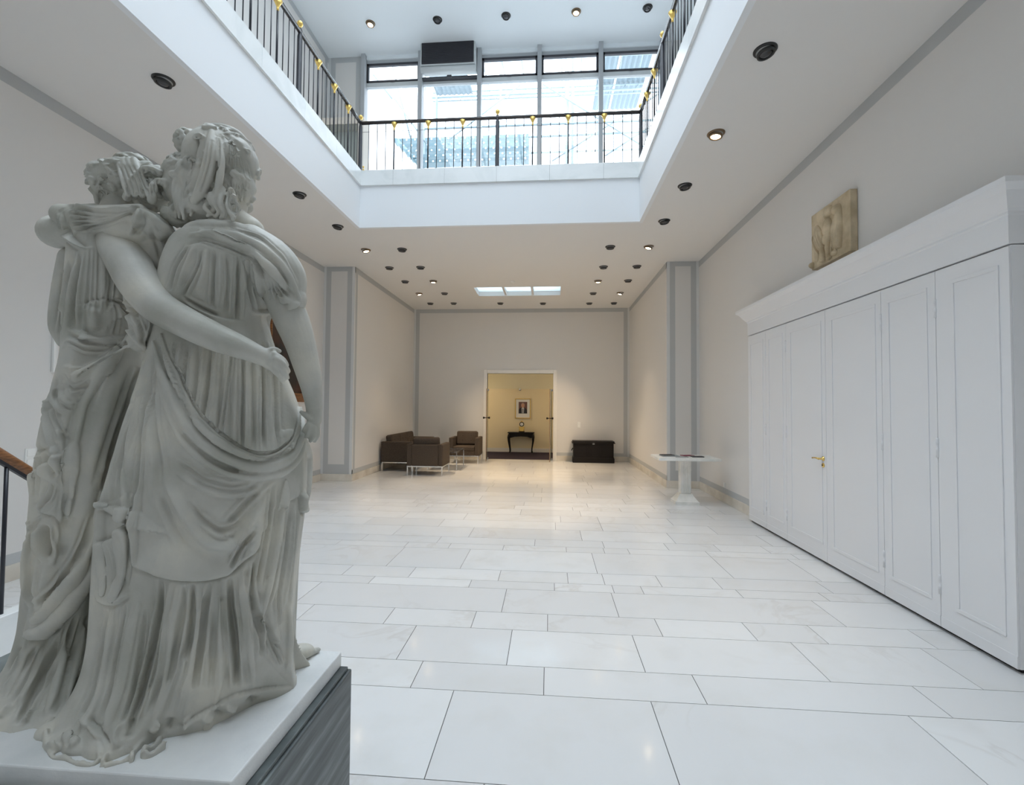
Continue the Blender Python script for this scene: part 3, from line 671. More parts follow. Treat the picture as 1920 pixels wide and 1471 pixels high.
paper(TX-0.25, TY+0.03, zt, 0.30, 0.21, 0.012, 0.1, M['paper_grey'], 'grey brochure under the black one at the left of the table')
paper(TX-0.28, TY+0.07, zt+0.0125, 0.21, 0.15, 0.010, 0.3, M['paper_dark'], 'black brochure lying on the grey one at the left of the table')
paper(TX-0.08, TY-0.10, zt, 0.21, 0.15, 0.006, -0.1, M['paper_grey'], 'thin grey leaflet in the middle of the stone table')
paper(TX+0.08, TY+0.12, zt, 0.20, 0.14, 0.012, 0.35, M['paper_red'], 'maroon brochure behind the black one on the stone table')
paper(TX+0.20, TY-0.04, zt, 0.20, 0.14, 0.012, 0.0, M['paper_dark'], 'black brochure at the right of the stone table')

# ------------------------------------------------------------------ lounge furniture
def cushion(mb, a, b, m): mb.box(a, b, m)
def seat(name, width, depth, n, label, cat, loc, rz, tuft=0, group=None):
    r = empty(name, loc, rz); hw = width/2
    F = M['fabric']; t = 0.11
    p = MB(); p.box((-hw, -depth/2, 0.23), (-hw+t, depth/2, 0.74), F); p.build('armrest', r, bevel=0.02)
    p = MB(); p.box((hw-t, -depth/2, 0.23), (hw, depth/2, 0.74), F); p.build('armrest', r, bevel=0.02)
    p = MB(); p.box((-hw+t, -depth/2, 0.23), (hw-t, -depth/2+0.12, 0.73), F); p.build('backrest', r, bevel=0.02)
    p = MB(); p.box((-hw+t, -depth/2+0.12, 0.23), (hw-t, depth/2-0.01, 0.36), F); p.build('seat_base', r, bevel=0.01)
    cw = (width-2*t)/n
    for i in range(n):
        x0 = -hw+t+i*cw+0.006; x1 = x0+cw-0.012
        p = MB(); p.box((x0, -depth/2+0.13, 0.36), (x1, depth/2, 0.49), F); p.build('seat_cushion', r, bevel=0.03, seg=3)
        p = MB(); mt = Matrix.Translation((0, -depth/2+0.21, 0.49)) @ Matrix.Rotation(0.16, 4, 'X')
        p.box((x0, -0.08, 0.0), (x1, 0.09, 0.41), F, mt)
        c = p.build('back_cushion', r, bevel=0.05, seg=4)
        if tuft:
            b_ = MB()
            for ux in (0.3, 0.7):
                for uz in (0.35, 0.7): b_.sphere(mt @ Vector((x0+(x1-x0)*ux, 0.09, 0.38*uz)), 0.012, 10, 6, M['blackwood'])
            b_.build('tufting', c)
    p = MB()
    for s in (-1, 1): p.box((s*(hw-0.01)-0.01, -depth/2+0.01, 0.205), (s*(hw-0.01)+0.01, depth/2-0.01, 0.23), M['chrome'])
    p.box((-hw, -depth/2+0.005, 0.205), (hw, -depth/2+0.03, 0.23), M['chrome']); p.box((-hw, depth/2-0.03, 0.205), (hw, depth/2-0.005, 0.23), M['chrome'])
    p.build('chrome_frame', r)
    w_ = 0.025 if n == 1 else 0.045
    for sx in (-1, 1):
        for sy in (-1, 1):
            p = MB(); x = sx*(hw-w_/2-0.005); y = sy*(depth/2-w_/2-0.01); p.box((x-w_/2, y-w_/2, 0), (x+w_/2, y+w_/2, 0.205), M['chrome']); p.build('leg', r)
    return tag(r, label, cat, group)
seat('sofa', 2.15, 0.84, 3, 'long brown sofa against the left wall of the far bay', 'sofa', (-3.78, 12.62, 0), math.radians(-90), 1)
seat('armchair', 0.86, 0.80, 1, 'brown armchair seen from behind, in front of the sofa', 'armchair', (-2.90, 11.28, 0), 0.0, 0, 'brown armchairs by the sofa')
seat('armchair', 0.86, 0.80, 1, 'brown armchair facing the room, against the end wall beside the doorway', 'armchair', (-2.42, 13.72, 0), math.radians(180), 1, 'brown armchairs by the sofa')
ct = empty('coffee_table', (-2.72, 12.45, 0))
p = MB(); p.box((-0.36, -0.50, 0.455), (0.36, 0.50, 0.467), M['lamp_off']); p.build('glass_top', ct)
p = MB()
for s in (-1, 1): p.box((s*0.37-0.012, -0.51, 0.435), (s*0.37+0.012, 0.51, 0.475), M['chrome']); p.box((-0.38, s*0.50-0.012, 0.435), (0.38, s*0.50+0.012, 0.475), M['chrome'])
p.build('frame', ct)
for sx in (-1, 1):
    for sy in (-1, 1): p = MB(); p.box((sx*0.37-0.013, sy*0.50-0.013, 0), (sx*0.37+0.013, sy*0.50+0.013, 0.435), M['chrome']); p.build('leg', ct)
tag(ct, 'low chrome coffee table with dark glass top between the brown seats', 'coffee table')

# black chest
ch = empty('blanket_chest', (1.32, 14.25, 0))
p = MB(); p.box((-0.585, -0.215, 0.08), (0.585, 0.215, 0.57), M['blackwood']); p.build('body', ch, bevel=0.006)
p = MB(); p.box((-0.63, -0.235, 0.57), (0.63, 0.225, 0.60), M['blackwood']); p.box((-0.61, -0.225, 0.60), (0.61, 0.22, 0.64), M['blackwood']); p.build('lid', ch, bevel=0.01)
p = MB(); p.box((-0.61, -0.225, 0.0), (0.61, 0.22, 0.14), M['blackwood']); p.box((-0.60, -0.22, 0.14), (0.60, 0.218, 0.17), M['blackwood']); p.build('plinth_base', ch, bevel=0.012)
p = MB()
for a, b in ((-0.55, -0.2), (-0.17, 0.17), (0.2, 0.55)): 
    for q in ((a, b, 0.2, 0.22), (a, b, 0.52, 0.54), (a, a+0.02, 0.2, 0.54), (b-0.02, b, 0.2, 0.54)): p.box((q[0], -0.222, q[2]), (q[1], -0.213, q[3]), M['blackwood'])
p.build('front_moulding', ch)
p = MB(); p.tube([(-0.59, -0.06, 0.42), (-0.63, -0.05, 0.36), (-0.635, 0, 0.34), (-0.63, 0.05, 0.36), (-0.59, 0.06, 0.42)], 0.01, 8, M['blackwood']); p.build('side_handle', ch)
p = MB(); p.box((-0.03, -0.232, 0.545), (0.03, -0.222, 0.60), M['lamp_bowl']); p.build('lock_plate', ch)
tag(ch, 'low black wooden chest against the end wall right of the doorway', 'chest')

# corridor: console table, clock, portrait, dome fitting
cn = empty('console_table', (-0.98, 16.76, 0))
p = MB(); p.box((-0.47, -0.20, 0.695), (0.47, 0.20, 0.73), M['blackwood']); p.build('table_top', cn, bevel=0.01)
p = MB(); pl = [(-0.43, 0.695), (0.43, 0.695), (0.43, 0.56), (0.36, 0.535), (0.22, 0.575), (0, 0.585), (-0.22, 0.575), (-0.36, 0.535), (-0.43, 0.56)]
p.prism(pl, -0.17, -0.14, 1, M['blackwood']); p.prism(pl, 0.14, 0.17, 1, M['blackwood'])
for s in (-1, 1): p.box((s*0.43, -0.16, 0.55), (s*0.40, 0.16, 0.695), M['blackwood'])
p.build('apron', cn)
for sx in (-1, 1):
    for sy in (-1, 1):
        p = MB(); pts = [(sx*0.42, sy*0.15, 0.66), (sx*0.435, sy*0.16, 0.55), (sx*0.43, sy*0.16, 0.42), (sx*0.41, sy*0.15, 0.28), (sx*0.39, sy*0.145, 0.15), (sx*0.385, sy*0.145, 0.06), (sx*0.40, sy*0.155, 0.01)]
        p.tube(pts, [0.040, 0.042, 0.032, 0.024, 0.018, 0.018, 0.026], 10, M['blackwood']); p.build('leg', cn)
tag(cn, 'dark curved-leg console table against the yellow corridor wall', 'console table')
ck = empty('mantel_clock', (-0.96, 16.76, 0.731))
p = MB(); p.box((-0.10, -0.07, 0), (0.10, 0.07, 0.035), M['blackwood']); p.box((-0.09, -0.06, 0.035), (0.09, 0.06, 0.17), M['gold']); p.box((-0.105, -0.07, 0.17), (0.105, 0.07, 0.195), M['gold'])
for s in (-1, 1): p.lathe([(0.012, 0.035), (0.010, 0.17)], (s*0.075, -0.066, 0), 8, M['gold'])
p.build('base', ck)
p = MB(); p.lathe([(0.075, -0.03), (0.085, -0.02), (0.085, 0.03), (0.07, 0.04)], n=24, m=M['blackwood'], mtx=Matrix.Translation((0, 0, 0.28)) @ Matrix.Rotation(math.pi/2, 4, 'X')); p.build('case', ck)
p = MB(); p.lathe([(0.058, 0.041), (0.05, 0.045)], n=24, m=M['plastic'], mtx=Matrix.Translation((0, 0, 0.28)) @ Matrix.Rotation(math.pi/2, 4, 'X')); d_ = p.build('dial', ck)
p = MB(); p.box((-0.002, -0.050, 0.28), (0.002, -0.047, 0.32), M['blackwood']); p.box((0, -0.050, 0.278), (0.028, -0.047, 0.282), M['blackwood']); p.build('hands', d_)
p = MB(); p.lathe([(0.03, 0.36), (0.012, 0.375), (0.022, 0.39), (0.010, 0.405), (0.003, 0.42)], n=14, m=M['gold']); p.tube([(-0.05, 0, 0.375), (-0.02, 0, 0.385), (0.02, 0, 0.385), (0.05, 0, 0.375)], 0.006, 8, M['gold']); p.build('finial', ck)
tag(ck, 'gilded mantel clock with round white dial on the console table', 'clock')
pf = empty('framed_portrait', (-0.935, 16.995, 1.21))
p = MB()
for q in ((-0.28, 0.28, 0, 0.03), (-0.28, 0.28, 0.69, 0.72), (-0.28, -0.25, 0, 0.72), (0.25, 0.28, 0, 0.72)): p.box((q[0], -0.035, q[2]), (q[1], 0, q[3]), M['gold'])
p.build('frame', pf, bevel=0.004)
p = MB(); p.box((-0.25, -0.012, 0.03), (0.25, 0, 0.69), M['plastic']); p.build('mount', pf)
# a flat portrait photograph: head and dark suit shapes printed on the sheet
ph = mat('photo_backdrop', (0.16, 0.07, 0.06), 0.4); skin = mat('photo_skin', (0.55, 0.30, 0.20), 0.4); suit = mat('photo_suit', (0.012, 0.012, 0.016), 0.4); shirt = mat('photo_shirt', (0.7, 0.7, 0.72), 0.4); hairm = mat('photo_hair', (0.35, 0.27, 0.22), 0.4)
p = MB(); p.box((-0.155, -0.014, 0.18), (0.155, -0.012, 0.60), ph)
def disc(cx, cz, rx, rz, d, m_): p.add([(cx+rx*math.cos(a*math.pi/12), -0.012-d, cz+rz*math.sin(a*math.pi/12)) for a in range(24)], [tuple(range(24))], m_)
p.prism([(-0.155, 0.18), (0.155, 0.18), (0.155, 0.30), (0.10, 0.37), (0.05, 0.395), (-0.05, 0.395), (-0.11, 0.37), (-0.155, 0.31)], -0.0155, -0.014, 1, suit)
p.prism([(-0.035, 0.19), (0.03, 0.19), (0.045, 0.39), (-0.045, 0.39)], -0.0165, -0.0155, 1, shirt); p.prism([(-0.010, 0.19), (0.012, 0.19), (0.014, 0.36), (-0.012, 0.36)], -0.0175, -0.0165, 1, suit)
disc(0, 0.485, 0.066, 0.085, 0.003, hairm); disc(0, 0.465, 0.058, 0.078, 0.005, skin)
p.build('photograph', pf)
tag(pf, 'gold framed portrait photograph of a person in a dark suit and tie', 'picture')
p = MB(); p.lathe([(0.06, 0), (0.055, -0.03), (0.035, -0.05), (0.012, -0.056)], n=20, m=M['chrome'], mtx=Matrix.Rotation(0, 4, 'X')); p.lathe([(0.012, 0.0), (0.012, 0.03)], n=8, m=M['chrome'])
p.box((-0.03, -0.03, 0.02), (0.03, 0.09, 0.035), M['chrome'])
o = p.build('dome_fitting', loc=(-1.04, 16.90, 2.26)); tag(o, 'small metal dome fitting high on the yellow corridor wall', 'wall fitting')

# switches and socket
def switch(name, loc, rz, n, label, cat):
    r = empty(name, loc, rz)
    p = MB(); p.box((-0.045, -0.010, -0.045*n), (0.045, 0, 0.045*n), M['plastic']); p.build('plate', r, bevel=0.003)
    for i in range(n):
        z = (i-(n-1)/2)*0.09; p = MB(); p.box((-0.032, -0.016, z-0.032), (0.032, -0.010, z+0.032), M['plastic']); p.build('rocker', r, bevel=0.003)
    return tag(r, label, cat)
switch('light_switch', (0.92, YB, 1.10), 0, 2, 'double white light switch on the end wall above the black chest', 'light switch')
switch('light_switch', (XL, 4.14, 1.12), math.radians(90), 2, 'double white light switch on the left wall above the wooden handrail', 'light switch')
switch('wall_socket', (XR, 8.55, 0.30), math.radians(-90), 1, 'white socket low on the right wall between table and cupboard', 'socket')

# pictures on the left wall
def picture(name, y0, y1, z0, z1, fw, mf, mc, label, mount=None):
    r = empty(name, (XL+0.001, (y0+y1)/2, z0)); a, b, h = y0-r.location.y, y1-r.location.y, z1-z0; p = MB()
    for q in ((a, b, 0, fw), (a, b, h-fw, h), (a, a+fw, fw, h-fw), (b-fw, b, fw, h-fw)): p.box((0, q[0], q[2]), (0.06, q[1], q[3]), mf)
    for q in ((a+fw*0.75, b-fw*0.75, fw*0.75, fw), (a+fw*0.75, b-fw*0.75, h-fw, h-fw*0.75), (a+fw*0.75, a+fw, fw, h-fw), (b-fw, b-fw*0.75, fw, h-fw)): p.box((0.03, q[0], q[2]), (0.075, q[1], q[3]), mf)
    p.build('frame', r, bevel=0.006)
    p = MB(); p.box((0, a+fw, fw), (0.02, b-fw, h-fw), mc); p.build('canvas', r)
    return tag(r, label, 'picture')
picture('painting', 7.75, 9.22, 1.70, 3.37, 0.17, M['wood'], M['canvas'], 'dark old painting in a brown wooden frame, seen behind the marble arm')
pb = empty('wall_board', (XL+0.001, 4.95, 1.95))
p = MB(); p.box((0, -0.65, 0), (0.03, 0.65, 0.97), M['plastic']); p.build('board', pb, bevel=0.004)
p = MB(); p.box((0.03, -0.60, 0.05), (0.05, 0.52, 0.33), M['orange']); p.build('amber_panel', pb)
tag(pb, 'white wall board with an amber panel, mostly hidden behind the statue', 'wall board')

# low parapet and sloping handrail at the far left
PX = -3.27
m = MB(); m.box((PX-0.05, 1.2, 0), (PX+0.05, 3.7, 0.38), M['kerb']); struct(m.build('wall_stair_parapet', bevel=0.004, seg=1), 'low white parapet carrying the sloping handrail', 'parapet')
hr = empty('stair_handrail', (PX, 2.61, 0.38))
def hz(y): return 1.275-0.79*(y-2.61)-0.38
p = MB(); pts = [(0, y-2.61, hz(y)+0.035) for y in (2.05, 3.45)]; p.tube(pts, 0.030, 14, M['woodrail'], flat=0.9); p.build('wooden_rail', hr)
p = MB()
for a, b in ((2.05, 3.45),):
    p.add([(sx*0.012, y-2.61, hz(y)+dz) for y in (a, b) for sx in (-1, 1) for dz in (-0.022, 0.012)], [(0, 1, 3, 2), (4, 6, 7, 5), (0, 4, 5, 1), (2, 3, 7, 6), (0, 2, 6, 4), (1, 5, 7, 3)], BY)
p.build('steel_strip', hr)
for y in (2.15, 2.61, 3.07, 3.4):
    p = MB(); p.lathe([(0.011, 0), (0.011, hz(y)-0.005)], (0, y-2.61, 0), 10, BY); p.build('baluster', hr)
tag(hr, 'sloping wooden handrail on a black steel baluster at the left edge', 'handrail')

# display case on the gallery
dc = empty('display_case', (-4.35, 9.3, GZ))
p = MB(); p.box((-0.55, -0.15, 0), (0.55, 0.15, 0.08), M['beige']); p.box((-0.55, -0.15, 1.84), (0.55, 0.15, 1.98), M['beige']); p.box((0.42, -0.15, 0.08), (0.55, 0.15, 1.84), M['beige']); p.box((-0.55, -0.15, 0.08), (-0.50, 0.15, 1.84), M['beige']); p.box((-0.5, 0.12, 0.08), (0.42, 0.15, 1.84), M['stripe']); p.build('case', dc)
p = MB(); p.box((-0.5, -0.14, 0.08), (0.42, -0.135, 1.84), M['doorglass']); p.build('glass_front', dc)
tag(dc, 'beige framed glass case standing on the gallery left of the windows', 'display case')

# ------------------------------------------------------------------ outside the gallery windows
m = MB(); m.box((-6, YP+0.25, 4.98), (6, 11.85, 5.02), M['concrete']); m.box((-6, 12.78, 4.98), (6, 18, 5.02), M['concrete']); m.box((-6, 11.85, 4.98), (SX0, 12.78, 5.02), M['concrete']); m.box((SX1, 11.85, 4.98), (6, 12.78, 5.02), M['concrete'])
struct(m.build('ground_roof_terrace'), 'flat roof outside the gallery windows', 'roof')
m = MB(); m.box((-5.4, YP+0.25, 5.02), (-5.1, 15, 12.5), M['outwall']); struct(m.build('wall_outside_left'), 'pale outside wall at the left of the windows', 'wall')
def at(x, y, Y): d = pray(x, y); return CO + d*(Y/d.y)
sc = empty('scaffold', (0, 12.4, 5.02)); off = -Vector(sc.location)
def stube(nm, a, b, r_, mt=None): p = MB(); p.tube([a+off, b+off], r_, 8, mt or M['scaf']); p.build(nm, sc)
for x, Y in ((-3.45, 12.4), (-3.45, 13.8), (0.45, 12.4), (0.6, 12.6), (0.45, 13.8), (3.6, 12.4), (3.6, 13.8), (-1.5, 13.8)): stube('standard', Vector((x, Y, 5.02)), Vector((x, Y, 12.2)), 0.04)
for z in (7.1, 9.2, 11.0): stube('ledger', Vector((-3.6, 12.4, z)), Vector((3.8, 12.4, z)), 0.03); stube('ledger', Vector((-3.6, 13.8, z)), Vector((3.8, 13.8, z)), 0.03)
stube('ledger', at(990, 257, 12.38), at(1215, 247, 12.38), 0.03)
for a, b, Y in (((1018, 158), (1212, 278), 12.3), ((1035, 302), (1235, 176), 12.5), ((1135, 292), (1215, 240), 12.5), ((740, 185), (800, 270), 12.3), ((842, 262), (975, 160), 12.5), ((735, 120), (770, 260), 12.6), ((700, 140), (735, 185), 12.6)):
    stube('brace', at(*a, Y), at(*b, Y), 0.022)
dk = []
for k in range(5):
    Y = 13.4-0.35*k; a = at(742+10*k, 266+10*k, Y); b = at(992, 262+10*k, Y); p = MB()
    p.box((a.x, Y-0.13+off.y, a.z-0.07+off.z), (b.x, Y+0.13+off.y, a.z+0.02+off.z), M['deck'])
    for j in range(16):
        xx = a.x+(b.x-a.x)*(j+0.5)/16
        p.lathe([(0.028, -0.002), (0.028, 0.006)], (0, 0, 0), 10, M['outwall'], Matrix.Translation((xx, Y-0.128+off.y, a.z-0.03+off.z)) @ Matrix.Rotation(math.pi/2, 4, 'X'))
    p.build('deck_board', sc)
p = MB(); a = at(742, 262, 13.4); b = at(790, 312, 12.0); p.tube([a+off, b+off], 0.07, 4, M['deck']); p.build('stringer', sc)
tag(sc, 'pale scaffold of tubes and perforated deck boards outside the gallery windows', 'scaffold')
def sheet(x0, x1, y0, y1, z, label):
    p = MB(); n = int((x1-x0)/0.035); vs = []; fs = []
    for i in range(n+1):
        x = x0+(x1-x0)*i/n; dz = 0.018*math.sin(i*math.pi/2)
        for y, zz in ((y0, z), (y1, z+0.10)):
            vs += [(x-x0, y-y0, zz+dz-z), (x-x0, y-y0, zz+dz-z+0.004)]
    for i in range(n): o = 4*i; fs += [(o, o+2, o+6, o+4), (o+1, o+5, o+7, o+3)]
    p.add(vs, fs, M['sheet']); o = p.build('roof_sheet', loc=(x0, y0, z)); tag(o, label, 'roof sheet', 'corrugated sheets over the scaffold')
sheet(1.35, 1.87, 11.6, 15.2, 11.2, 'corrugated sheet over the scaffold, left one in the right-hand window bays')
sheet(1.92, 2.75, 11.6, 15.2, 11.2, 'corrugated sheet over the scaffold, furthest toward the right railing')
sheet(-3.42, -2.32, 12.4, 13.7, 10.9, 'corrugated sheet seen below the ventilation box')
tr = empty('roof_truss', (0, 13.8, 10.9))
for i in range(14):
    x = -3.6+0.55*i; p = MB(); p.tube([(x, -2.0, 0.28), (x+0.1, 0.2, 0.42)], 0.02, 6, M['scaf']); p.build('rafter', tr)
for z in (0.05, 0.32): p = MB(); p.tube([(-3.6, 0.1, z), (3.9, 0.1, z)], 0.022, 6, M['scaf']); p.build('chord', tr)
for i in range(20): p = MB(); x = -3.5+0.37*i; p.tube([(x, 0.1, 0.05), (x+0.18, 0.1, 0.32)], 0.012, 6, M['scaf']); p.build('web', tr)
tag(tr, 'pale lattice girder and rafters above the scaffold', 'roof truss')

# corridor lights, added out of sight on either side of the doorway
for x, w_ in ((-3.2, 'left'), (1.5, 'right')):
    l = bpy.data.lights.new('added_corridor_light', 'AREA'); l.energy = 15; l.color = (1.0, 0.80, 0.50); l.size = 0.5; l.shape = 'DISK'
    clt = empty('added_corridor_lamp', (x, 15.75, 3.09))
    p = MB(); p.lathe([(0.25, 0.01), (0.25, -0.03), (0.22, -0.05), (0.05, -0.06)], n=28, m=M['shade_on']); p.build('shade', clt)
    o = bpy.data.objects.new('added_corridor_light', l); COL.objects.link(o); o.parent = clt; o.location = (0, 0, -0.08)
    tag(clt, 'added unseen lamp in the yellow corridor, %s of the doorway' % w_, 'ceiling lamp')
# ------------------------------------------------------------------ the marble group on its pedestal
ZP = 0.80                                                 # top of the white plinth, the figures stand on it
def stone(name, c1, c2, c3, rough=0.5):
    m = mat(name, c1, rough, spec=0.35); r = noise_color(m, c1, c2, 5.0, detail=6, lo=0.35, hi=0.65, bump=0.35, bscale=110)
    e = r.color_ramp.elements.new(0.5); e.color = (*c3, 1); return m
M['statue'] = stone('weathered_marble', (0.41, 0.405, 0.355), (0.62, 0.595, 0.52), (0.51, 0.50, 0.455))
M['plinth'] = stone('plinth_marble', (0.64, 0.66, 0.66), (0.78, 0.79, 0.78), (0.72, 0.73, 0.73), 0.4)
M['pedestal'] = mat('dark_striped_marble', (0.08, 0.09, 0.09), 0.35)
nt = M['pedestal'].node_tree
tc = N(M['pedestal'], 'ShaderNodeTexCoord'); mp = N(M['pedestal'], 'ShaderNodeMapping'); mp.inputs['Rotation'].default_value = (math.radians(42), 0, 0); mp.inputs['Scale'].default_value = (1, 1.2, 14)
wv = N(M['pedestal'], 'ShaderNodeTexNoise'); wv.inputs['Scale'].default_value = 2.2; wv.inputs['Detail'].default_value = 7; wv.inputs['Roughness'].default_value = 0.6
nt.links.new(tc.outputs['Object'], mp.inputs[0]); nt.links.new(mp.outputs[0], wv.inputs['Vector'])
rp_ = N(M['pedestal'], 'ShaderNodeValToRGB'); rp_.color_ramp.elements[0].position = 0.36; rp_.color_ramp.elements[0].color = (0.035, 0.042, 0.045, 1)
rp_.color_ramp.elements[1].position = 0.68; rp_.color_ramp.elements[1].color = (0.21, 0.24, 0.235, 1)
e_ = rp_.color_ramp.elements.new(0.52); e_.color = (0.09, 0.105, 0.105, 1)
nt.links.new(wv.outputs['Fac'], rp_.inputs[0]); nt.links.new(rp_.outputs[0], bsdf(M['pedestal']).inputs['Base Color'])

pd = empty('pedestal', (-1.32, 1.31, 0))
p = MB(); p.box((-0.62, -0.33, 0), (0.645, 0.300, 0.738), M['pedestal']); p.build('block', pd, bevel=0.006)
p = MB(); p.box((-0.61, -0.32, 0.738), (0.635, 0.290, 0.7498), M['pedestal']); p.build('top_edge', pd, bevel=0.003)
tag(pd, 'dark grey striped marble pedestal carrying the statue', 'pedestal')

def P(px, py, Y): return at(px, py, Y)
def r2(px, Y): return px*Y/FPX
class Part:
    def __init__(s): s.mb = MB()
    def ell(s, px, py, Y, rx, rz, ry=None, rot=0.0, roty=0.0):
        a = r2(rx, Y); b = r2(rz, Y); c = ry if ry else (a+b)/2
        s.mb.sphere(P(px, py, Y), (a, c, b), 24, 16, None, Matrix.Rotation(rot, 4, 'Y') @ Matrix.Rotation(roty, 4, 'Z'))
    def limb(s, pts, n=20, flat=1.0):
        # smooth catmull interpolation of (px, py, radius_m, Y)
        q = [(P(a, b, Y), r) for a, b, r, Y in pts]; out = []; rr = []
        for i in range(len(q)-1):
            p0 = q[max(i-1, 0)]; p1 = q[i]; p2 = q[i+1]; p3 = q[min(i+2, len(q)-1)]
            for k in range(5):
                t = k/5; f = lambda a, b, c, d: 0.5*((2*b)+(c-a)*t+(2*a-5*b+4*c-d)*t*t+(3*b-a-3*c+d)*t**3)
                out.append(f(p0[0], p1[0], p2[0], p3[0])); rr.append(f(p0[1], p1[1], p2[1], p3[1]))
        out.append(q[-1][0]); rr.append(q[-1][1])
        s.mb.tube(out, rr, n, None, True, flat)
        s.mb.sphere(out[0], rr[0]*0.98, 16, 10); s.mb.sphere(out[-1], rr[-1]*0.98, 16, 10)
    def loft(s, rows, Yc, hem=None, n=160, folds=None):
        # rows: (py or None for the plinth level, left px, right px, half depth, Y offset)
        R_ = []
        def fit(xl, xr, py, yc, ry):
            # centre and half width of an ellipse whose outline meets the two sight lines
            a = pray(xl, py); b = pray(xr, py); na = Vector((-a.y, a.x)).normalized(); nb = Vector((b.y, -b.x)).normalized()
            best = None
            for sc_ in (1.0, 0.9, 0.8, 0.7):
                q = ry*sc_; cx = (P(xl, py, yc).x+P(xr, py, yc).x)/2; rx = (P(xr, py, yc).x-P(xl, py, yc).x)/2*0.8
                for _ in range(60):
                    def F(cx, rx): return (-(na.x*cx+na.y*yc)-math.hypot(na.x*rx, na.y*q), -(nb.x*cx+nb.y*yc)-math.hypot(nb.x*rx, nb.y*q))
                    f0 = F(cx, rx); e = 1e-5; fa = F(cx+e, rx); fb = F(cx, rx+e)
                    J = ((fa[0]-f0[0])/e, (fb[0]-f0[0])/e, (fa[1]-f0[1])/e, (fb[1]-f0[1])/e); D_ = J[0]*J[3]-J[1]*J[2]
                    if abs(D_) < 1e-9: break
                    cx -= 0.6*(J[3]*f0[0]-J[1]*f0[1])/D_; rx -= 0.6*(J[0]*f0[1]-J[2]*f0[0])/D_
                    rx = min(max(rx, 0.03), 0.6)
                best = (cx, rx, q)
                if rx > 0.55*q and max(abs(v) for v in F(cx, rx)) < 1e-3: break
            return best
        for r in rows:
            py, xl, xr, ry = r[:4]; yc = Yc+(r[4] if len(r) > 4 else 0)
            if py is None:
                z = ZP-0.003; cx_, rx_, ry = fit(xl, xr, 1300, yc, ry)
            else:
                A = P(xl, py, yc); B = P(xr, py, yc); z = (A.z+B.z)/2; cx_, rx_, ry = fit(xl, xr, py, yc, ry)
            R_.append((z, cx_, rx_, ry, yc))
        # resample finely in height
        zs = [r[0] for r in R_]; H = []; steps = 90
        for i in range(steps+1):
            z = zs[0]+(zs[-1]-zs[0])*(i/steps)
            j = max(k for k in range(len(zs)) if zs[k] >= z-1e-9) if z > zs[-1] else len(zs)-2
            j = min(j, len(zs)-2)
            t = (z-zs[j])/(zs[j+1]-zs[j]); t = max(0, min(1, t))
            p0, p1, p2, p3 = R_[max(j-1, 0)], R_[j], R_[j+1], R_[min(j+2, len(R_)-1)]
            f = lambda a, b, c, d: 0.5*((2*b)+(c-a)*t+(2*a-5*b+4*c-d)*t*t+(3*b-a-3*c+d)*t**3)
            H.append((z,)+tuple(f(p0[k], p1[k], p2[k], p3[k]) for k in (1, 2, 3, 4)))
        vs = []; fs = []
        for i, (z, cx, rx, ry, yc) in enumerate(H):
            fl_ = math.exp(-(max(0.0, z-ZP)/0.07)**1.3) if hem else 0
            for k in range(n):
                th = 2*math.pi*k/n; c, sn = math.cos(th), math.sin(th)
                c2 = math.copysign(abs(c), c); s2 = math.copysign(abs(sn), sn)
                x = cx+rx*c2; y = yc+ry*s2
                if folds:
                    kk, amp, ph = folds; h = (z-ZP)
                    wgt = (0.35+0.65*max(0, sn)) * min(1, max(0.15, 1.3-h))
                    d = amp*wgt*(math.sin(kk*th+ph+1.2*math.sin(3*h))+0.5*math.sin(kk*1.7*th+2*ph+h*2))
                    x += d*c; y += d*sn
                if hem:
                    hr_ = hem(th, cx, yc)
                    if hr_ is not None:
                        bx, by = cx+hr_*math.cos(th), yc+hr_*math.sin(th)
                        x += (bx-x)*fl_; y += (by-y)*fl_
                vs.append((x, y, z))
        for i in range(len(H)-1):
            for k in range(n):
                k2 = (k+1) % n; fs.append((i*n+k, i*n+k2, (i+1)*n+k2, (i+1)*n+k))
        fs.append(tuple(range(n))); fs.append(tuple(reversed([(len(H)-1)*n+k for k in range(n)])))
        s.mb.add(vs, fs, None, True)
def poly_radius(pts):
    # radius of a hem outline (world xy points) seen from a centre
    def f(th, cx, cy):
        d = Vector((math.cos(th), math.sin(th))); best = None
        for i in range(len(pts)):
            a = Vector(pts[i])-Vector((cx, cy)); b = Vector(pts[(i+1) % len(pts)])-Vector((cx, cy)); e = b-a
            den = d.x*e.y-d.y*e.x
            if abs(den) < 1e-9: continue
            t = (a.x*e.y-a.y*e.x)/den; u = (a.x*d.y-a.y*d.x)/den
            if t > 0 and -1e-6 <= u <= 1+1e-6: best = t if best is None else max(best, t)
        return best
    return f
def remesh(mb, voxel, smooth=2, tris=False):
    me = mb if isinstance(mb, bpy.types.Mesh) else mb.mesh('tmp')
    o = bpy.data.objects.new('tmp', me); COL.objects.link(o)
    r = o.modifiers.new('r', 'REMESH'); r.mode = 'VOXEL'; r.voxel_size = voxel; r.use_smooth_shade = True
    if smooth: s_ = o.modifiers.new('s', 'SMOOTH'); s_.factor = 0.5; s_.iterations = smooth
    dg = bpy.context.evaluated_depsgraph_get(); dg.update()
    ev = o.evaluated_get(dg); out = bpy.data.meshes.new_from_object(ev)
    bpy.data.objects.remove(o); return out
def arr(me):
    n = len(me.vertices); v = np.empty(n*3, np.float32); me.vertices.foreach_get('co', v)
    nn = np.empty(n*3, np.float32); me.vertex_normals.foreach_get('vector', nn)
    return v.reshape(-1, 3).astype(float), nn.reshape(-1, 3).astype(float)
def bvh(me): 
    return BVHTree.FromPolygons([v.co[:] for v in me.vertices], [p.vertices[:] for p in me.polygons])
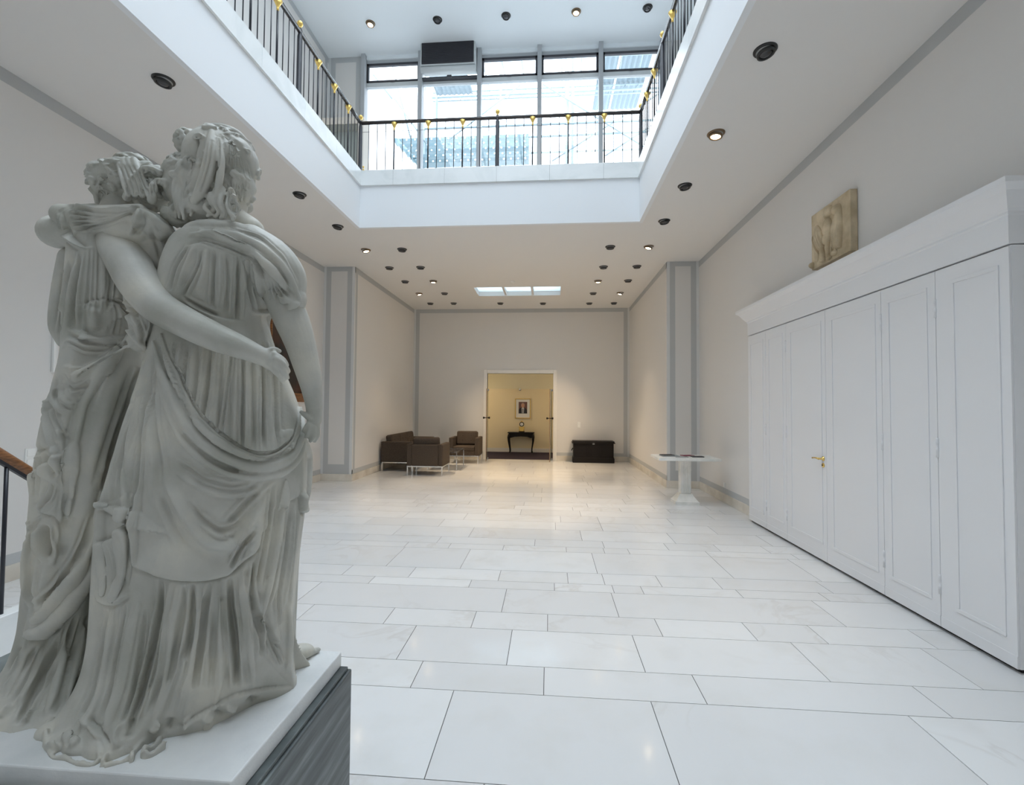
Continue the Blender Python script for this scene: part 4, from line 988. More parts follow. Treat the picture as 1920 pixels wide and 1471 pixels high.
def project(tree, pts, step=5.0):
    # photo points -> points on the carved surface
    q = []
    for (a, b), (c, d) in zip(pts[:-1], pts[1:]):
        n = max(1, int(math.hypot(c-a, d-b)/step))
        for k in range(n): q.append((a+(c-a)*k/n, b+(d-b)*k/n))
    q.append(pts[-1])
    # round the corners of the drawn line
    for _ in range(3):
        q = [q[0]]+[((q[i-1][0]+2*q[i][0]+q[i+1][0])/4, (q[i-1][1]+2*q[i][1]+q[i+1][1])/4) for i in range(1, len(q)-1)]+[q[-1]]
    out = []; nr = []
    for x, y in q:
        d = pray(x, y).normalized(); h = tree.ray_cast(CO, d)
        if h[0] is None:
            g0 = CO+d*(out[-1]-CO).length if out else CO+d*1.4
            h = tree.find_nearest(g0)
        out.append(Vector(h[0])); nr.append(Vector(h[1]))
    return out, nr
def carve(me, strokes, base=None):
    tree = bvh(base or me); V, Nn = arr(me); D = np.zeros(len(V))
    for st in strokes:
        kind, amp, w, pts = st[:4]; L = st[4] if len(st) > 4 else w*4
        if len(pts) < 2: continue
        q, nr = project(tree, pts); q = np.array([tuple(a) for a in q]); nr = np.array([tuple(a) for a in nr])
        reach = max(3*w, 3*L if kind in 'sS' else 0)
        lo = q.min(0)-reach; hi = q.max(0)+reach
        idx = np.where(((V > lo) & (V < hi)).all(1))[0]
        if not len(idx): continue
        Pt = V[idx]; best = np.full(len(idx), 1e9); bs = np.zeros(len(idx), int); bt = np.zeros(len(idx))
        for i in range(len(q)-1):
            a = q[i]; e = q[i+1]-a; ee = e@e+1e-12
            t = np.clip(((Pt-a)@e)/ee, 0, 1); d = np.linalg.norm(Pt-(a+t[:, None]*e), axis=1)
            m_ = d < best; best[m_] = d[m_]; bs[m_] = i; bt[m_] = t[m_]
        c = q[bs]+bt[:, None]*(q[bs+1]-q[bs]); tg = q[bs+1]-q[bs]; tg /= np.linalg.norm(tg, axis=1)[:, None]+1e-9
        u = (bs+bt)/(len(q)-1); tap = np.clip(np.minimum(u, 1-u)/0.18, 0, 1)**0.8
        if kind == 'S': tap = np.ones_like(u)
        face = (nr[bs]*Nn[idx]).sum(1); tap = tap*np.clip((face+0.1)/0.5, 0, 1)
        if kind == 'r': f = np.exp(-(best/w)**2)
        elif kind == 'v': f = -np.exp(-(best/w)**1.3)
        elif kind in 'sS':
            sd_ = ((Pt-c)*np.cross(Nn[idx], tg)).sum(1)
            f = np.where(sd_ > 0, np.exp(-(np.maximum(sd_, 0)/L)**2)*(1-np.exp(-np.maximum(sd_, 0)/(w*0.5))), -0.35*np.exp(-(np.maximum(-sd_, 0)/w)**2))
            # beyond the ends the line has no side
            f = f*np.where((u <= 0) | (u >= 1), 0.0 if kind == 's' else 1.0, 1.0)
        D[idx] += amp*f*tap*(AMP if kind in 'rv' else 1.15)
    V = V+Nn*D[:, None]
    me.vertices.foreach_set('co', V.astype(np.float32).ravel()); me.update(); return me
def fine_folds(G, seed):
    # lesser folds running beside the main ones
    rg = random.Random(seed); out = list(G)
    for st in G:
        if st[0] not in 'vr' or st[1] < 0.005 or st[0] == 'r' and st[2] > 0.010: continue
        pts = st[3]; L = sum(math.hypot(b[0]-a[0], b[1]-a[1]) for a, b in zip(pts[:-1], pts[1:]))
        if L < 55: continue
        dx, dy = pts[-1][0]-pts[0][0], pts[-1][1]-pts[0][1]; n_ = math.hypot(dx, dy); nx, ny = -dy/n_, dx/n_
        w = st[2]*620
        for s_ in (-1, 1):
            o1 = s_*w*rg.uniform(1.2, 1.7); o2 = s_*w*rg.uniform(2.3, 3.2); a0, a1 = rg.uniform(0, 0.15), rg.uniform(0.8, 1)
            def off(o): 
                m_ = len(pts); return [(p_[0]+nx*o*(0.7+0.5*i/m_), p_[1]+ny*o*(0.7+0.5*i/m_)) for i, p_ in enumerate(pts)]
            if st[0] == 'v': out.append(('r', st[1]*0.42, st[2]*0.6, off(o1))); out.append(('v', st[1]*0.33, st[2]*0.5, off(o2)))
            else: out.append(('v', st[1]*0.45, st[2]*0.5, off(o1)))
    return out
def finish(name, me, parent, m):
    me.materials.clear(); me.materials.append(m); me.polygons.foreach_set('use_smooth', [True]*len(me.polygons))
    o = bpy.data.objects.new(name, me); me.name = name; COL.objects.link(o)
    if parent is not None: o.parent = parent; o.matrix_parent_inverse = parent.matrix_world.inverted()
    return o
def rolls(part, tree, items):
    # soft cloth rolls laid on the surface: (radius, flat, lift, points)
    for rad, flat, lift, pts in items:
        q, nr = project(tree, pts, 6.0); n = len(q)
        pp = [a+b*lift for a, b in zip(q, nr)]
        for _ in range(4): pp = [pp[0]]+[(pp[i-1]+pp[i]*2+pp[i+1])/4 for i in range(1, n-1)]+[pp[-1]]
        rs = [rad*(0.35+0.65*min(1, i/(n*0.2), (n-1-i)/(n*0.2))) for i in range(n)]
        part.mb.tube(pp, rs, 12, None, True, flat)
VOX = 0.0034; AMP = 1.5
statue = empty('marble_statue', (-1.18, 1.31, 0.75)); bpy.context.view_layer.update()
tag(statue, 'white marble statue of two robed women standing with arms round each other', 'statue')
p = MB(); p.box((-0.51, -0.278, 0), (0.472, 0.288, 0.05), M['plinth'])
pl = p.build('plinth', statue, bevel=0.004)

hemR = [tuple(CO+pray(*q)*((ZP-CAMZ)/pray(*q).z))[:2] for q in ((86, 1372), (92, 1398), (140, 1412), (165, 1426), (205, 1428), (245, 1412), (292, 1388), (330, 1378), (385, 1366), (430, 1345), (480, 1318), (520, 1306), (552, 1290), (556, 1272), (552, 1250))]
hemR += [(-0.76, 1.50), (-0.88, 1.55), (-1.05, 1.56), (-1.2, 1.54)]
hemL = [tuple(CO+pray(*q)*((ZP-CAMZ)/pray(*q).z))[:2] for q in ((-60, 1362), (-20, 1368), (20, 1376), (60, 1366), (100, 1372), (150, 1350), (200, 1330))]
hemL += [(-1.2, 1.54), (-1.35, 1.57), (-1.5, 1.57), (-1.63, 1.50), (-1.66, 1.38), (-1.62, 1.24)]
hemL = list(hemL)

# --- taller woman (right): dress
d = Part()
rowsR = [(424, 392, 462, 0.05), (436, 352, 505, 0.095), (455, 318, 524, 0.118), (500, 298, 528, 0.135), (560, 288, 520, 0.140), (600, 284, 506, 0.132), (640, 276, 514, 0.140),
         (690, 264, 532, 0.160), (740, 248, 552, 0.180), (800, 226, 570, 0.195), (860, 206, 577, 0.20), (950, 180, 573, 0.205), (1050, 172, 560, 0.207), (1150, 166, 554, 0.210), (1240, 156, 550, 0.220), (None, 142, 550, 0.230)]
d.loft(rowsR, 1.365, poly_radius(hemR), folds=(11, 0.014, 0.5))
d.limb([(470, 455, 0.055, 1.33), (505, 490, 0.072, 1.33), (530, 530, 0.072, 1.34), (546, 560, 0.045, 1.34)])
d.ell(548, 566, 1.33, 22, 12, 0.05, 0.5)
d.ell(420, 440, 1.34, 75, 22, 0.09)
def ribbon(part, pts, h=0.026, t=0.0045, lean=0.25):
    g0 = [CO+pray(*q)*((ZP-CAMZ)/pray(*q).z) for q in pts]; out = []
    for i in range(len(g0)-1):
        for k in range(5):
            u = k/5; p0, p1, p2, p3 = g0[max(i-1, 0)], g0[i], g0[i+1], g0[min(i+2, len(g0)-1)]
            out.append(0.5*((2*p1)+(p2-p0)*u+(2*p0-5*p1+4*p2-p3)*u*u+(3*p1-p0-3*p2+p3)*u**3))
    out.append(g0[-1]); vs = []; fs = []
    for i, c_ in enumerate(out):
        tg = (out[min(i+1, len(out)-1)]-out[max(i-1, 0)]).normalized(); nn = Vector((tg.y, -tg.x, 0)); hh = h*(0.75+0.25*math.sin(i*0.9))
        for s_, z in ((-1, -0.003), (1, -0.003), (1, hh), (-1, hh)): vs.append(c_+nn*(s_*t)+Vector((0, 0.25*lean*hh*(z > 0), z)))
    for i in range(len(out)-1):
        for k in range(4): k2 = (k+1) % 4; fs.append((i*4+k, i*4+k2, (i+1)*4+k2, (i+1)*4+k))
    fs += [(0, 1, 2, 3), tuple(len(out)*4-1-k for k in range(4))]
    part.mb.add(vs, fs, None, True)
RB = (([(84, 1384), (86, 1402), (100, 1412), (118, 1402), (128, 1412), (150, 1408), (166, 1398), (180, 1408), (186, 1424)], 0.030), ([(90, 1404), (100, 1420), (125, 1424), (150, 1434), (175, 1434), (187, 1426)], 0.010),
      ([(190, 1438), (205, 1420), (222, 1412), (232, 1398)], 0.022), ([(196, 1438), (225, 1430), (244, 1424)], 0.010), ([(246, 1430), (252, 1412), (272, 1396), (292, 1384), (300, 1390), (290, 1402), (270, 1412), (268, 1420), (284, 1418), (310, 1402)], 0.020),
      ([(384, 1352), (396, 1338), (405, 1328)], 0.016), ([(386, 1368), (400, 1356), (412, 1346)], 0.012), ([(528, 1296), (548, 1288), (553, 1276), (546, 1264)], 0.018))
for q_, h_ in RB: ribbon(d, q_, h_)
for q_, r_ in (((122, 1388), 0.05), ((158, 1398), 0.05), ((205, 1398), 0.05), ((258, 1384), 0.045), ((105, 1372), 0.05)):
    g_ = CO+pray(*q_)*((ZP-CAMZ)/pray(*q_).z); d.mb.sphere(g_, (r_, r_*0.7, 0.026), 16, 10)
base = remesh(d.mb, 0.009, 2); tr_ = bvh(base)
rolls(d, tr_, [
 (0.017, 0.8, 0.006, [(290, 640), (303, 690), (318, 735), (345, 790), (380, 830), (420, 858), (455, 872), (500, 878), (540, 862), (562, 830), (566, 790), (560, 764)]),
 (0.013, 0.8, 0.006, [(305, 626), (318, 672), (340, 728), (368, 782), (400, 815), (440, 845), (484, 862), (520, 855), (548, 830), (558, 795), (557, 764)]),
 (0.012, 0.8, 0.004, [(298, 700), (312, 760), (340, 822), (385, 868), (430, 890), (480, 896), (530, 886), (562, 858), (571, 815), (566, 775)]),
 (0.012, 0.8, 0.002, [(400, 432), (445, 441), (490, 460), (525, 492), (545, 525), (562, 562)]),
 (0.010, 0.8, 0.002, [(372, 430), (420, 452), (465, 468), (505, 498), (535, 540)]),
 (0.018, 0.6, 0.002, [(575, 800), (578, 860), (578, 920), (574, 955)]),
 (0.015, 0.6, 0.004, [(205, 900), (196, 950), (190, 1000), (196, 1060), (200, 1110)]),
 (0.014, 0.6, 0.004, [(232, 880), (238, 940), (236, 1010), (230, 1080), (215, 1120)]),
 (0.012, 0.8, 0.0, [(330, 1100), (322, 1200), (310, 1290), (285, 1370)]),
 (0.011, 0.8, 0.0, [(380, 1100), (372, 1180), (360, 1270), (345, 1340)]),
 (0.012, 0.8, 0.0, [(412, 1090), (408, 1180), (412, 1270), (400, 1335)]),
 (0.014, 0.8, 0.0, [(455, 1070), (462, 1160), (468, 1240), (474, 1290)]),
 (0.013, 0.7, 0.002, [(535, 900), (522, 1000), (505, 1090), (488, 1150), (498, 1200)]),
 (0.012, 0.8, 0.0, [(262, 1130), (248, 1210), (232, 1290), (200, 1375)]),
 (0.012, 0.8, 0.0, [(215, 1140), (205, 1220), (190, 1300), (150, 1380)]),
])
me = remesh(d.mb, VOX, 3)
G = []
def rr_(a, w, *p): G.append(('r', a, w, list(p)))
def vv(a, w, *p): G.append(('v', a, w, list(p)))
def ss(a, w, L, *p): G.append(('s', a, w, list(p), L))
# back of the dress: pleats falling from the shoulders
vv(.010, .006, (352, 462), (330, 500), (318, 545)); rr_(.006, .008, (366, 458), (345, 510), (332, 552))
vv(.012, .006, (378, 470), (368, 505), (350, 538), (340, 556)); rr_(.007, .009, (388, 468), (382, 515), (370, 555))
vv(.012, .006, (402, 470), (399, 520), (397, 575)); rr_(.006, .008, (412, 470), (412, 530), (408, 585))
vv(.008, .006, (424, 472), (428, 530), (422, 590)); rr_(.006, .008, (436, 476), (438, 540), (432, 595))
vv(.012, .006, (447, 480), (446, 540), (444, 600)); rr_(.007, .008, (455, 478), (458, 540), (452, 600))
vv(.010, .006, (466, 478), (468, 540), (478, 585)); rr_(.006, .007, (474, 480), (484, 540), (500, 580))
for k in range(6):
    a = k/5
    vv(.007, .005, (474, 476), (488+14*a, 520-8*a), (502+40*a, 578-20*a)); rr_(.005, .005, (477, 472), (494+14*a, 512-8*a), (510+44*a, 572-22*a))
ss(-.012, .006, .03, (566, 566), (545, 583), (515, 592), (490, 590))
rr_(.008, .007, (470, 585), (495, 586), (530, 580), (560, 568))
vv(.010, .007, (340, 556), (372, 575), (410, 592)); ss(.008, .006, .03, (462, 600), (420, 596), (380, 580), (345, 560))
rr_(.007, .008, (352, 440), (400, 436), (448, 452), (498, 484)); vv(.008, .005, (365, 447), (420, 462), (470, 482), (510, 515))
vv(.006, .005, (430, 432), (480, 450), (520, 482), (548, 530)); rr_(.005, .005, (440, 428), (490, 444), (530, 480), (558, 535))
ss(.007, .006, .03, (545, 545), (520, 505), (485, 480), (440, 462), (390, 450), (345, 462))
# gathered waist and the vertical pleats under the arm
for x0, x1, a in ((330, 318, .007), (352, 345, .009), (372, 366, .006), (395, 382, .010), (418, 408, .007), (438, 415, .010), (456, 453, .012), (474, 476, .007), (493, 494, .012), (512, 520, .008)):
    vv(a, .0055, (x0, 640), ((x0+x1)/2+1, 720), (x1, min(845, 700+abs(x1-300)*1.1)))
for x0, x1, a in ((341, 334, .005), (363, 356, .005), (384, 374, .006), (406, 396, .005), (428, 420, .006), (447, 438, .006), (465, 465, .007), (484, 486, .006), (503, 508, .006)):
    rr_(a, .008, (x0, 640), ((x0+x1)/2, 720), (x1, min(840, 700+abs(x1-300)*1.1)))
# overlap where the mantle crosses the pleats
ss(.012, .006, .05, (305, 622), (320, 672), (345, 735), (383, 799), (417, 831), (452, 852), (484, 860), (515, 853), (543, 834), (556, 800), (558, 765))
vv(.008, .005, (312, 700), (330, 752), (360, 805), (400, 840), (440, 862), (490, 870), (535, 856), (560, 826))
vv(.008, .005, (305, 735), (325, 795), (360, 845), (400, 872), (450, 886), (500, 888), (545, 872), (567, 840))
vv(.012, .006, (372, 860), (400, 877), (447, 892), (490, 888)); rr_(.006, .008, (329, 884), (366, 911), (408, 925), (447, 927), (481, 921), (520, 900))
vv(.006, .007, (330, 860), (380, 897), (430, 910), (470, 905)); vv(.010, .010, (500, 905), (470, 935), (440, 968), (425, 985))
rr_(.012, .012, (305, 870), (322, 919), (349, 965), (376, 1004), (393, 1019), (417, 1024), (442, 1017), (469, 992), (486, 958), (498, 925))
vv(.010, .010, (352, 940), (380, 975), (410, 995), (436, 990), (460, 965)); vv(.012, .008, (478, 990), (452, 1025), (432, 1058)); rr_(.008, .010, (490, 965), (478, 1010), (465, 1045))
rr_(.006, .015, (265, 700), (272, 800), (290, 900), (300, 1000)); vv(.008, .010, (285, 720), (288, 800), (305, 900)); vv(.006, .012, (300, 920), (330, 990), (360, 1030))
rr_(.006, .012, (280, 660), (262, 740), (245, 830), (236, 920)); vv(.009, .006, (292, 660), (278, 740), (262, 850), (252, 960), (250, 1050))
vv(.008, .006, (270, 700), (250, 790), (228, 870), (218, 940)); rr_(.006, .008, (256, 720), (236, 810), (212, 890), (205, 950))
# hem of the mantle
ss(.026, .007, .11, (245, 1060), (265, 1068), (300, 1077), (337, 1086), (371, 1088), (398, 1085), (432, 1075), (452, 1056), (471, 1040), (488, 1024), (492, 997), (508, 978)) 
ss(.016, .006, .05, (180, 945), (212, 962), (243, 980), (225, 1000), (203, 1012), (179, 1016)); ss(.012, .006, .04, (176, 1118), (190, 1130), (210, 1137), (230, 1128), (246, 1112))
vv(.010, .006, (246, 985), (240, 1040), (230, 1095)); rr_(.008, .008, (258, 900), (256, 980), (252, 1060)); vv(.006, .006, (212, 1020), (208, 1070), (212, 1110))
ss(.010, .006, .04, (520, 960), (545, 935), (562, 930)); ss(.014, .006, .05, (490, 1150), (505, 1180), (520, 1212), (526, 1180)); ss(.016, .006, .05, (562, 925), (564, 965), (578, 958))
vv(.010, .007, (513, 905), (505, 980), (490, 1060), (480, 1120)); vv(.007, .005, (543, 950), (535, 1040), (522, 1120), (515, 1190)); rr_(.007, .008, (552, 940), (545, 1040), (532, 1130)); rr_(.005, .006, (532, 1000), (520, 1080), (505, 1140))
vv(.010, .007, (486, 1150), (490, 1200), (492, 1230)); vv(.008, .006, (500, 1180), (516, 1220), (530, 1245)); rr_(.006, .01, (540, 1130), (545, 1200), (540, 1260))
# pleats of the dress below the mantle hem
for a, w, pts in ((.020, .010, [(361, 1092), (359, 1150), (352, 1210), (345, 1240)]), (.020, .010, [(393, 1092), (385, 1150), (378, 1210), (365, 1290)]), (.022, .010, [(431, 1082), (433, 1140), (440, 1200), (444, 1290)]),
                  (.018, .009, [(302, 1082), (300, 1140), (285, 1220), (262, 1310), (240, 1370)]), (.012, .008, [(345, 1095), (335, 1180), (325, 1250), (290, 1350)]), (.018, .010, [(477, 1050), (474, 1110), (480, 1150), (488, 1190)]),
                  (.012, .008, [(274, 1140), (264, 1210), (250, 1290), (228, 1360)]), (.010, .007, [(236, 1130), (222, 1210), (205, 1300), (178, 1370)]), (.012, .008, [(410, 1100), (400, 1200), (395, 1290)]), (.010, .007, [(462, 1100), (462, 1200), (470, 1270)]),
                  (.009, .007, [(203, 1140), (192, 1220), (175, 1300), (140, 1370)])):
    vv(a, w, *pts)
for a, w, pts in ((.009, .009, [(318, 1090), (312, 1170), (300, 1260), (262, 1345)]), (.008, .008, [(375, 1095), (370, 1170), (358, 1250), (330, 1340)]), (.008, .009, [(448, 1080), (452, 1170), (458, 1250)]),
                  (.008, .009, [(250, 1130), (238, 1220), (220, 1310), (190, 1380)]), (.007, .008, [(420, 1090), (424, 1180), (424, 1270)]), (.007, .007, [(288, 1130), (276, 1220), (258, 1300)])):
    rr_(a, w, *pts)
# spread of the train on the plinth
for pts in ([(150, 1340), (170, 1365), (188, 1385)], [(230, 1350), (215, 1380), (222, 1402)], [(300, 1350), (285, 1372)], [(345, 1345), (352, 1360)], [(420, 1320), (440, 1330)], [(120, 1370), (145, 1392)], [(380, 1338), (395, 1350)]):
    rr_(.010, .008, *pts)
for pts in ([(165, 1345), (190, 1372), (205, 1400)], [(250, 1345), (240, 1385)], [(320, 1345), (315, 1368)], [(400, 1325), (418, 1340)], [(460, 1305), (480, 1310)]):
    vv(.010, .007, *pts)
ss(.010, .005, .03, (552, 1285), (500, 1288), (440, 1300), (400, 1322), (350, 1352), (310, 1375))
carve(me, fine_folds(G, 1), base)
dressR = me

# --- shorter woman (left): dress
G = []
d = Part()
rowsL = [(392, 175, 238, 0.05), (405, 140, 262, 0.09), (440, 126, 275, 0.12), (500, 120, 292, 0.13), (570, 114, 298, 0.13), (625, 112, 288, 0.125), (660, 112, 292, 0.138),
         (700, 104, 296, 0.165), (760, 84, 296, 0.185), (850, 66, 285, 0.20), (950, 55, 270, 0.205), (1050, 46, 255, 0.205), (1150, 38, 240, 0.205), (1230, 18, 228, 0.215), (None, -15, 218, 0.22)]
d.loft(rowsL, 1.375, poly_radius(hemL), folds=(10, 0.014, 1.7))
d.limb([(128, 480, 0.026, 1.36), (120, 550, 0.032, 1.36), (117, 610, 0.034, 1.36), (120, 640, 0.020, 1.36)])       # hanging sleeve
d.limb([(118, 403, 0.034, 1.33), (160, 418, 0.051, 1.315), (212, 414, 0.046, 1.30), (262, 396, 0.022, 1.28)])       # cloth over the raised arm
d.ell(300, 470, 1.36, 30, 75, 0.06, 0.0); d.ell(288, 560, 1.35, 24, 70, 0.06); d.ell(285, 420, 1.30, 45, 25, 0.05, 0.5); d.ell(255, 440, 1.33, 60, 35, 0.07)
d.limb([(262, 640, 0.03, 1.26), (278, 600, 0.04, 1.27), (262, 560, 0.04, 1.28)])
base = remesh(d.mb, 0.009, 2); tr_ = bvh(base)
rolls(d, tr_, [
 (0.012, 0.8, 0.003, [(130, 618), (165, 636), (205, 642), (238, 632)]),
 (0.014, 0.8, 0.002, [(240, 632), (205, 670), (180, 705), (155, 760), (140, 830), (132, 910), (126, 960)]),
 (0.016, 0.7, 0.002, [(190, 920), (182, 980), (165, 1030), (135, 1080), (100, 1125), (72, 1160)]),
 (0.013, 0.7, 0.002, [(178, 1030), (155, 1090), (120, 1140), (85, 1178), (50, 1190)]),
 (0.010, 0.7, 0.002, [(98, 711), (97, 745), (108, 768), (132, 771)]),
 (0.016, 0.8, 0.0, [(125, 1200), (108, 1270), (88, 1340)]), (0.016, 0.8, 0.0, [(160, 1170), (140, 1250), (122, 1330)]),
 (0.012, 0.8, 0.0, [(60, 1200), (40, 1260), (10, 1310)]),
])
me = remesh(d.mb, VOX, 3)
vv(.012, .008, (150, 470), (140, 540), (135, 620)); vv(.008, .006, (170, 465), (165, 530), (160, 600)); vv(.008, .006, (205, 460), (208, 530), (203, 580)); vv(.006, .006, (186, 462), (184, 540), (182, 590))
rr_(.006, .008, (160, 470), (152, 540), (148, 600)); rr_(.005, .008, (195, 470), (196, 540), (192, 590)); vv(.010, .006, (130, 485), (122, 560), (112, 625)); rr_(.006, .007, (138, 490), (130, 560), (122, 630))
ss(.010, .006, .04, (205, 560), (175, 562), (150, 572)); rr_(.010, .018, (175, 575), (172, 600), (178, 622)); vv(.006, .007, (155, 580), (158, 610), (165, 628)); vv(.005, .006, (215, 565), (222, 600), (215, 628))
vv(.010, .006, (200, 560), (232, 570), (258, 590)); ss(.012, .006, .03, (262, 592), (232, 586), (222, 565), (205, 560))
vv(.012, .007, (282, 570), (288, 610), (275, 655)); rr_(.007, .008, (255, 610), (262, 640), (278, 660)); vv(.009, .006, (250, 560), (258, 600), (272, 630)); rr_(.008, .008, (240, 600), (245, 625), (268, 650))
# raised sleeve folds
for k in range(5):
    a = k/4
    vv(.007, .005, (262, 390), (225, 395+12*a), (180, 398+26*a), (128+8*a, 390+40*a)); rr_(.005, .005, (262, 387), (225, 390+12*a), (180, 391+26*a), (125+8*a, 384+40*a))
ss(-.012, .006, .03, (108, 395), (112, 425), (130, 452), (152, 466), (175, 462)); rr_(.010, .008, (110, 398), (118, 430), (136, 455), (160, 466)); rr_(.008, .007, (262, 388), (258, 410), (250, 432), (240, 440))
vv(.010, .007, (268, 395), (268, 420), (255, 440)); rr_(.006, .010, (275, 395), (300, 420), (330, 440)); vv(.005, .01, (280, 420), (295, 460), (310, 500)); rr_(.005, .01, (300, 430), (305, 480), (300, 530))
# mantle of the shorter woman
ss(.008, .006, .03, (235, 640), (205, 648), (165, 645), (128, 628)); vv(.008, .006, (125, 640), (160, 655), (200, 655), (225, 645)); ss(-.010, .006, .03, (118, 684), (147, 690), (184, 674), (205, 655))
vv(.012, .008, (196, 690), (170, 725), (148, 775), (134, 840), (126, 920), (120, 990)); vv(.008, .008, (120, 700), (130, 730), (150, 728), (170, 712)); vv(.009, .007, (105, 705), (103, 745), (115, 772), (135, 772))
vv(.007, .007, (92, 720), (92, 760), (108, 800), (130, 830)); rr_(.006, .008, (112, 720), (114, 745), (128, 760), (148, 752)); rr_(.007, .008, (86, 740), (84, 790), (96, 840), (110, 875))
vv(.012, .007, (80, 850), (93, 880), (104, 895)); rr_(.007, .010, (105, 800), (125, 860), (115, 920)); vv(.010, .008, (100, 905), (92, 935), (74, 955))
ss(.014, .006, .04, (70, 955), (88, 966), (100, 962), (112, 980)); vv(.024, .014, (84, 985), (84, 1015), (92, 1045)); rr_(.009, .009, (104, 965), (108, 1000), (102, 1040), (96, 1060)); rr_(.008, .008, (74, 985), (73, 1020), (84, 1055))
rr_(.010, .020, (232, 660), (205, 740), (180, 840), (165, 940), (150, 1010)); vv(.018, .014, (262, 690), (238, 770), (212, 850), (195, 920)); rr_(.006, .012, (216, 640), (196, 700), (176, 770))
vv(.014, .008, (170, 965), (158, 1015), (135, 1058), (105, 1100), (70, 1135)); vv(.010, .008, (172, 1055), (148, 1105), (112, 1145), (80, 1172)); rr_(.008, .010, (60, 980), (48, 1040), (44, 1090), (50, 1140))
vv(.008, .01, (60, 1060), (56, 1110), (70, 1150)); ss(.020, .007, .07, (40, 1188), (60, 1198), (90, 1190), (118, 1172), (147, 1134), (165, 1090), (176, 1040))
vv(.012, .007, (66, 830), (64, 880), (60, 930)); ss(.010, .005, .03, (56, 860), (54, 878), (68, 884)); vv(.006, .006, (44, 960), (48, 990), (52, 1015))
for a, w, pts in ((.016, .009, [(144, 1150), (125, 1210), (98, 1265), (80, 1330)]), (.026, .014, [(186, 1150), (172, 1210), (158, 1270), (143, 1320), (125, 1350)]), (.016, .010, [(110, 1190), (88, 1245), (62, 1300), (32, 1358)]), (.012, .009, [(70, 1210), (42, 1260), (12, 1310)]), (.010, .008, [(40, 1215), (15, 1260)])):
    vv(a, w, *pts)
for pts in ([(165, 1170), (148, 1240), (130, 1310)], [(128, 1190), (105, 1250), (84, 1320)], [(88, 1210), (60, 1270), (30, 1325)], [(50, 1210), (25, 1260), (2, 1300)]): rr_(.009, .010, *pts)
for pts in ([(20, 1320), (0, 1345)], [(60, 1330), (45, 1355)], [(100, 1345), (90, 1362)]): rr_(.008, .008, *pts)
carve(me, fine_folds(G, 2), base); dressL = me

def curls(mb, spots, n, seed, rad=(0.007, 0.013), tr_=(0.0040, 0.0062)):
    rg = random.Random(seed)
    for _ in range(n):
        c, a = spots[rg.randrange(len(spots))]
        v = Vector((rg.gauss(0, 1), rg.gauss(0, 1), rg.gauss(0, 1))).normalized()
        if v.y > 0.2 and rg.random() < 0.5: v.y = -v.y
        o = c+Vector((v.x*a[0], v.y*a[1], v.z*a[2])); nrm = Vector((v.x/a[0], v.y/a[1], v.z/a[2])).normalized()
        t1 = nrm.orthogonal().normalized(); t1.rotate(Matrix.Rotation(rg.random()*6.28, 3, nrm)); t2 = nrm.cross(t1)
        R0 = rg.uniform(*rad); turns = rg.uniform(0.8, 1.6); k = 14; pts = []
        for i in range(k+1):
            u = i/k; ang = u*turns*2*math.pi; rr = R0*(1-0.65*u)
            pts.append(o+t1*(rr*math.cos(ang))+t2*(rr*math.sin(ang))*1.15+nrm*(0.006*u)+t1*(-R0*1.5*(1-u)**3))
        w = rg.uniform(*tr_); mb.tube(pts, [w*(0.7+0.5*math.sin(math.pi*i/k)) for i in range(k+1)], 8)
# --- hair and bodies
def hair(ells, seed, n, extra=None, strokes=None):
    d = Part(); spots = []
    for px, py, Y, rx, rz, ry, rot in ells:
        d.ell(px, py, Y, rx, rz, ry, rot); spots.append((P(px, py, Y), (r2(rx, Y), ry, r2(rz, Y))))
    curls(d.mb, spots, n, seed)
    if extra: extra(d)
    m_ = remesh(d.mb, 0.0026, 2)
    if strokes: carve(m_, strokes)
    return m_
def locks(d, x0, x1, y0, y1, n, Y, seed, r=0.0065):
    rg = random.Random(seed)
    for k in range(n):
        x = x0+(x1-x0)*(k+0.5)/n+rg.uniform(-3, 3); ya = y0+rg.uniform(-8, 8); yb = y1+rg.uniform(-10, 6); pts = []
        ph = rg.random()*6; am = rg.uniform(3, 6)
        for i in range(7):
            u = i/6; pts.append((x+am*math.sin(ph+u*7)*(0.4+u)+(x-405)*0.10*u, ya+(yb-ya)*u, r*(1.1-0.4*u), Y+0.008*math.sin(ph+u*6)))
        d.limb(pts, 8)
def exR(d):
    d.limb([(398, 250, 0.012, 1.290), (396, 285, 0.017, 1.266), (388, 325, 0.018, 1.262), (376, 358, 0.016, 1.264), (364, 376, 0.011, 1.268)], 14, 1.0)
    d.limb([(410, 262, 0.009, 1.285), (415, 300, 0.010, 1.268), (411, 340, 0.010, 1.268), (406, 368, 0.008, 1.27)], 12)
    locks(d, 332, 372, 300, 405, 8, 1.285, 1); locks(d, 384, 446, 362, 410, 8, 1.274, 2, 0.008); 
    d.limb([(342, 290, 0.009, 1.36), (365, 252, 0.013, 1.34), (405, 239, 0.013, 1.34), (445, 251, 0.012, 1.35), (470, 280, 0.009, 1.37)], 12)
SR = [('v', .006, .004, [(398, 262), (392, 310), (376, 360)]), ('v', .005, .004, [(388, 268), (380, 315), (366, 358)]), ('v', .007, .004, [(412, 256), (408, 310), (398, 350)])]
for k in range(9): SR.append(('v', .005, .0035, [(420+4*k, 244+3*k), (430+5*k, 270+5*k), (428+6*k, 310+4*k)])); SR.append(('v', .005, .0035, [(380-4*k, 245+4*k), (366-3*k, 275+8*k), (362-2*k, 320+6*k)]))
for k in range(7): SR.append(('v', .005, .0035, [(425+6*k, 340), (428+5*k, 375), (436+3*k, 400)]))
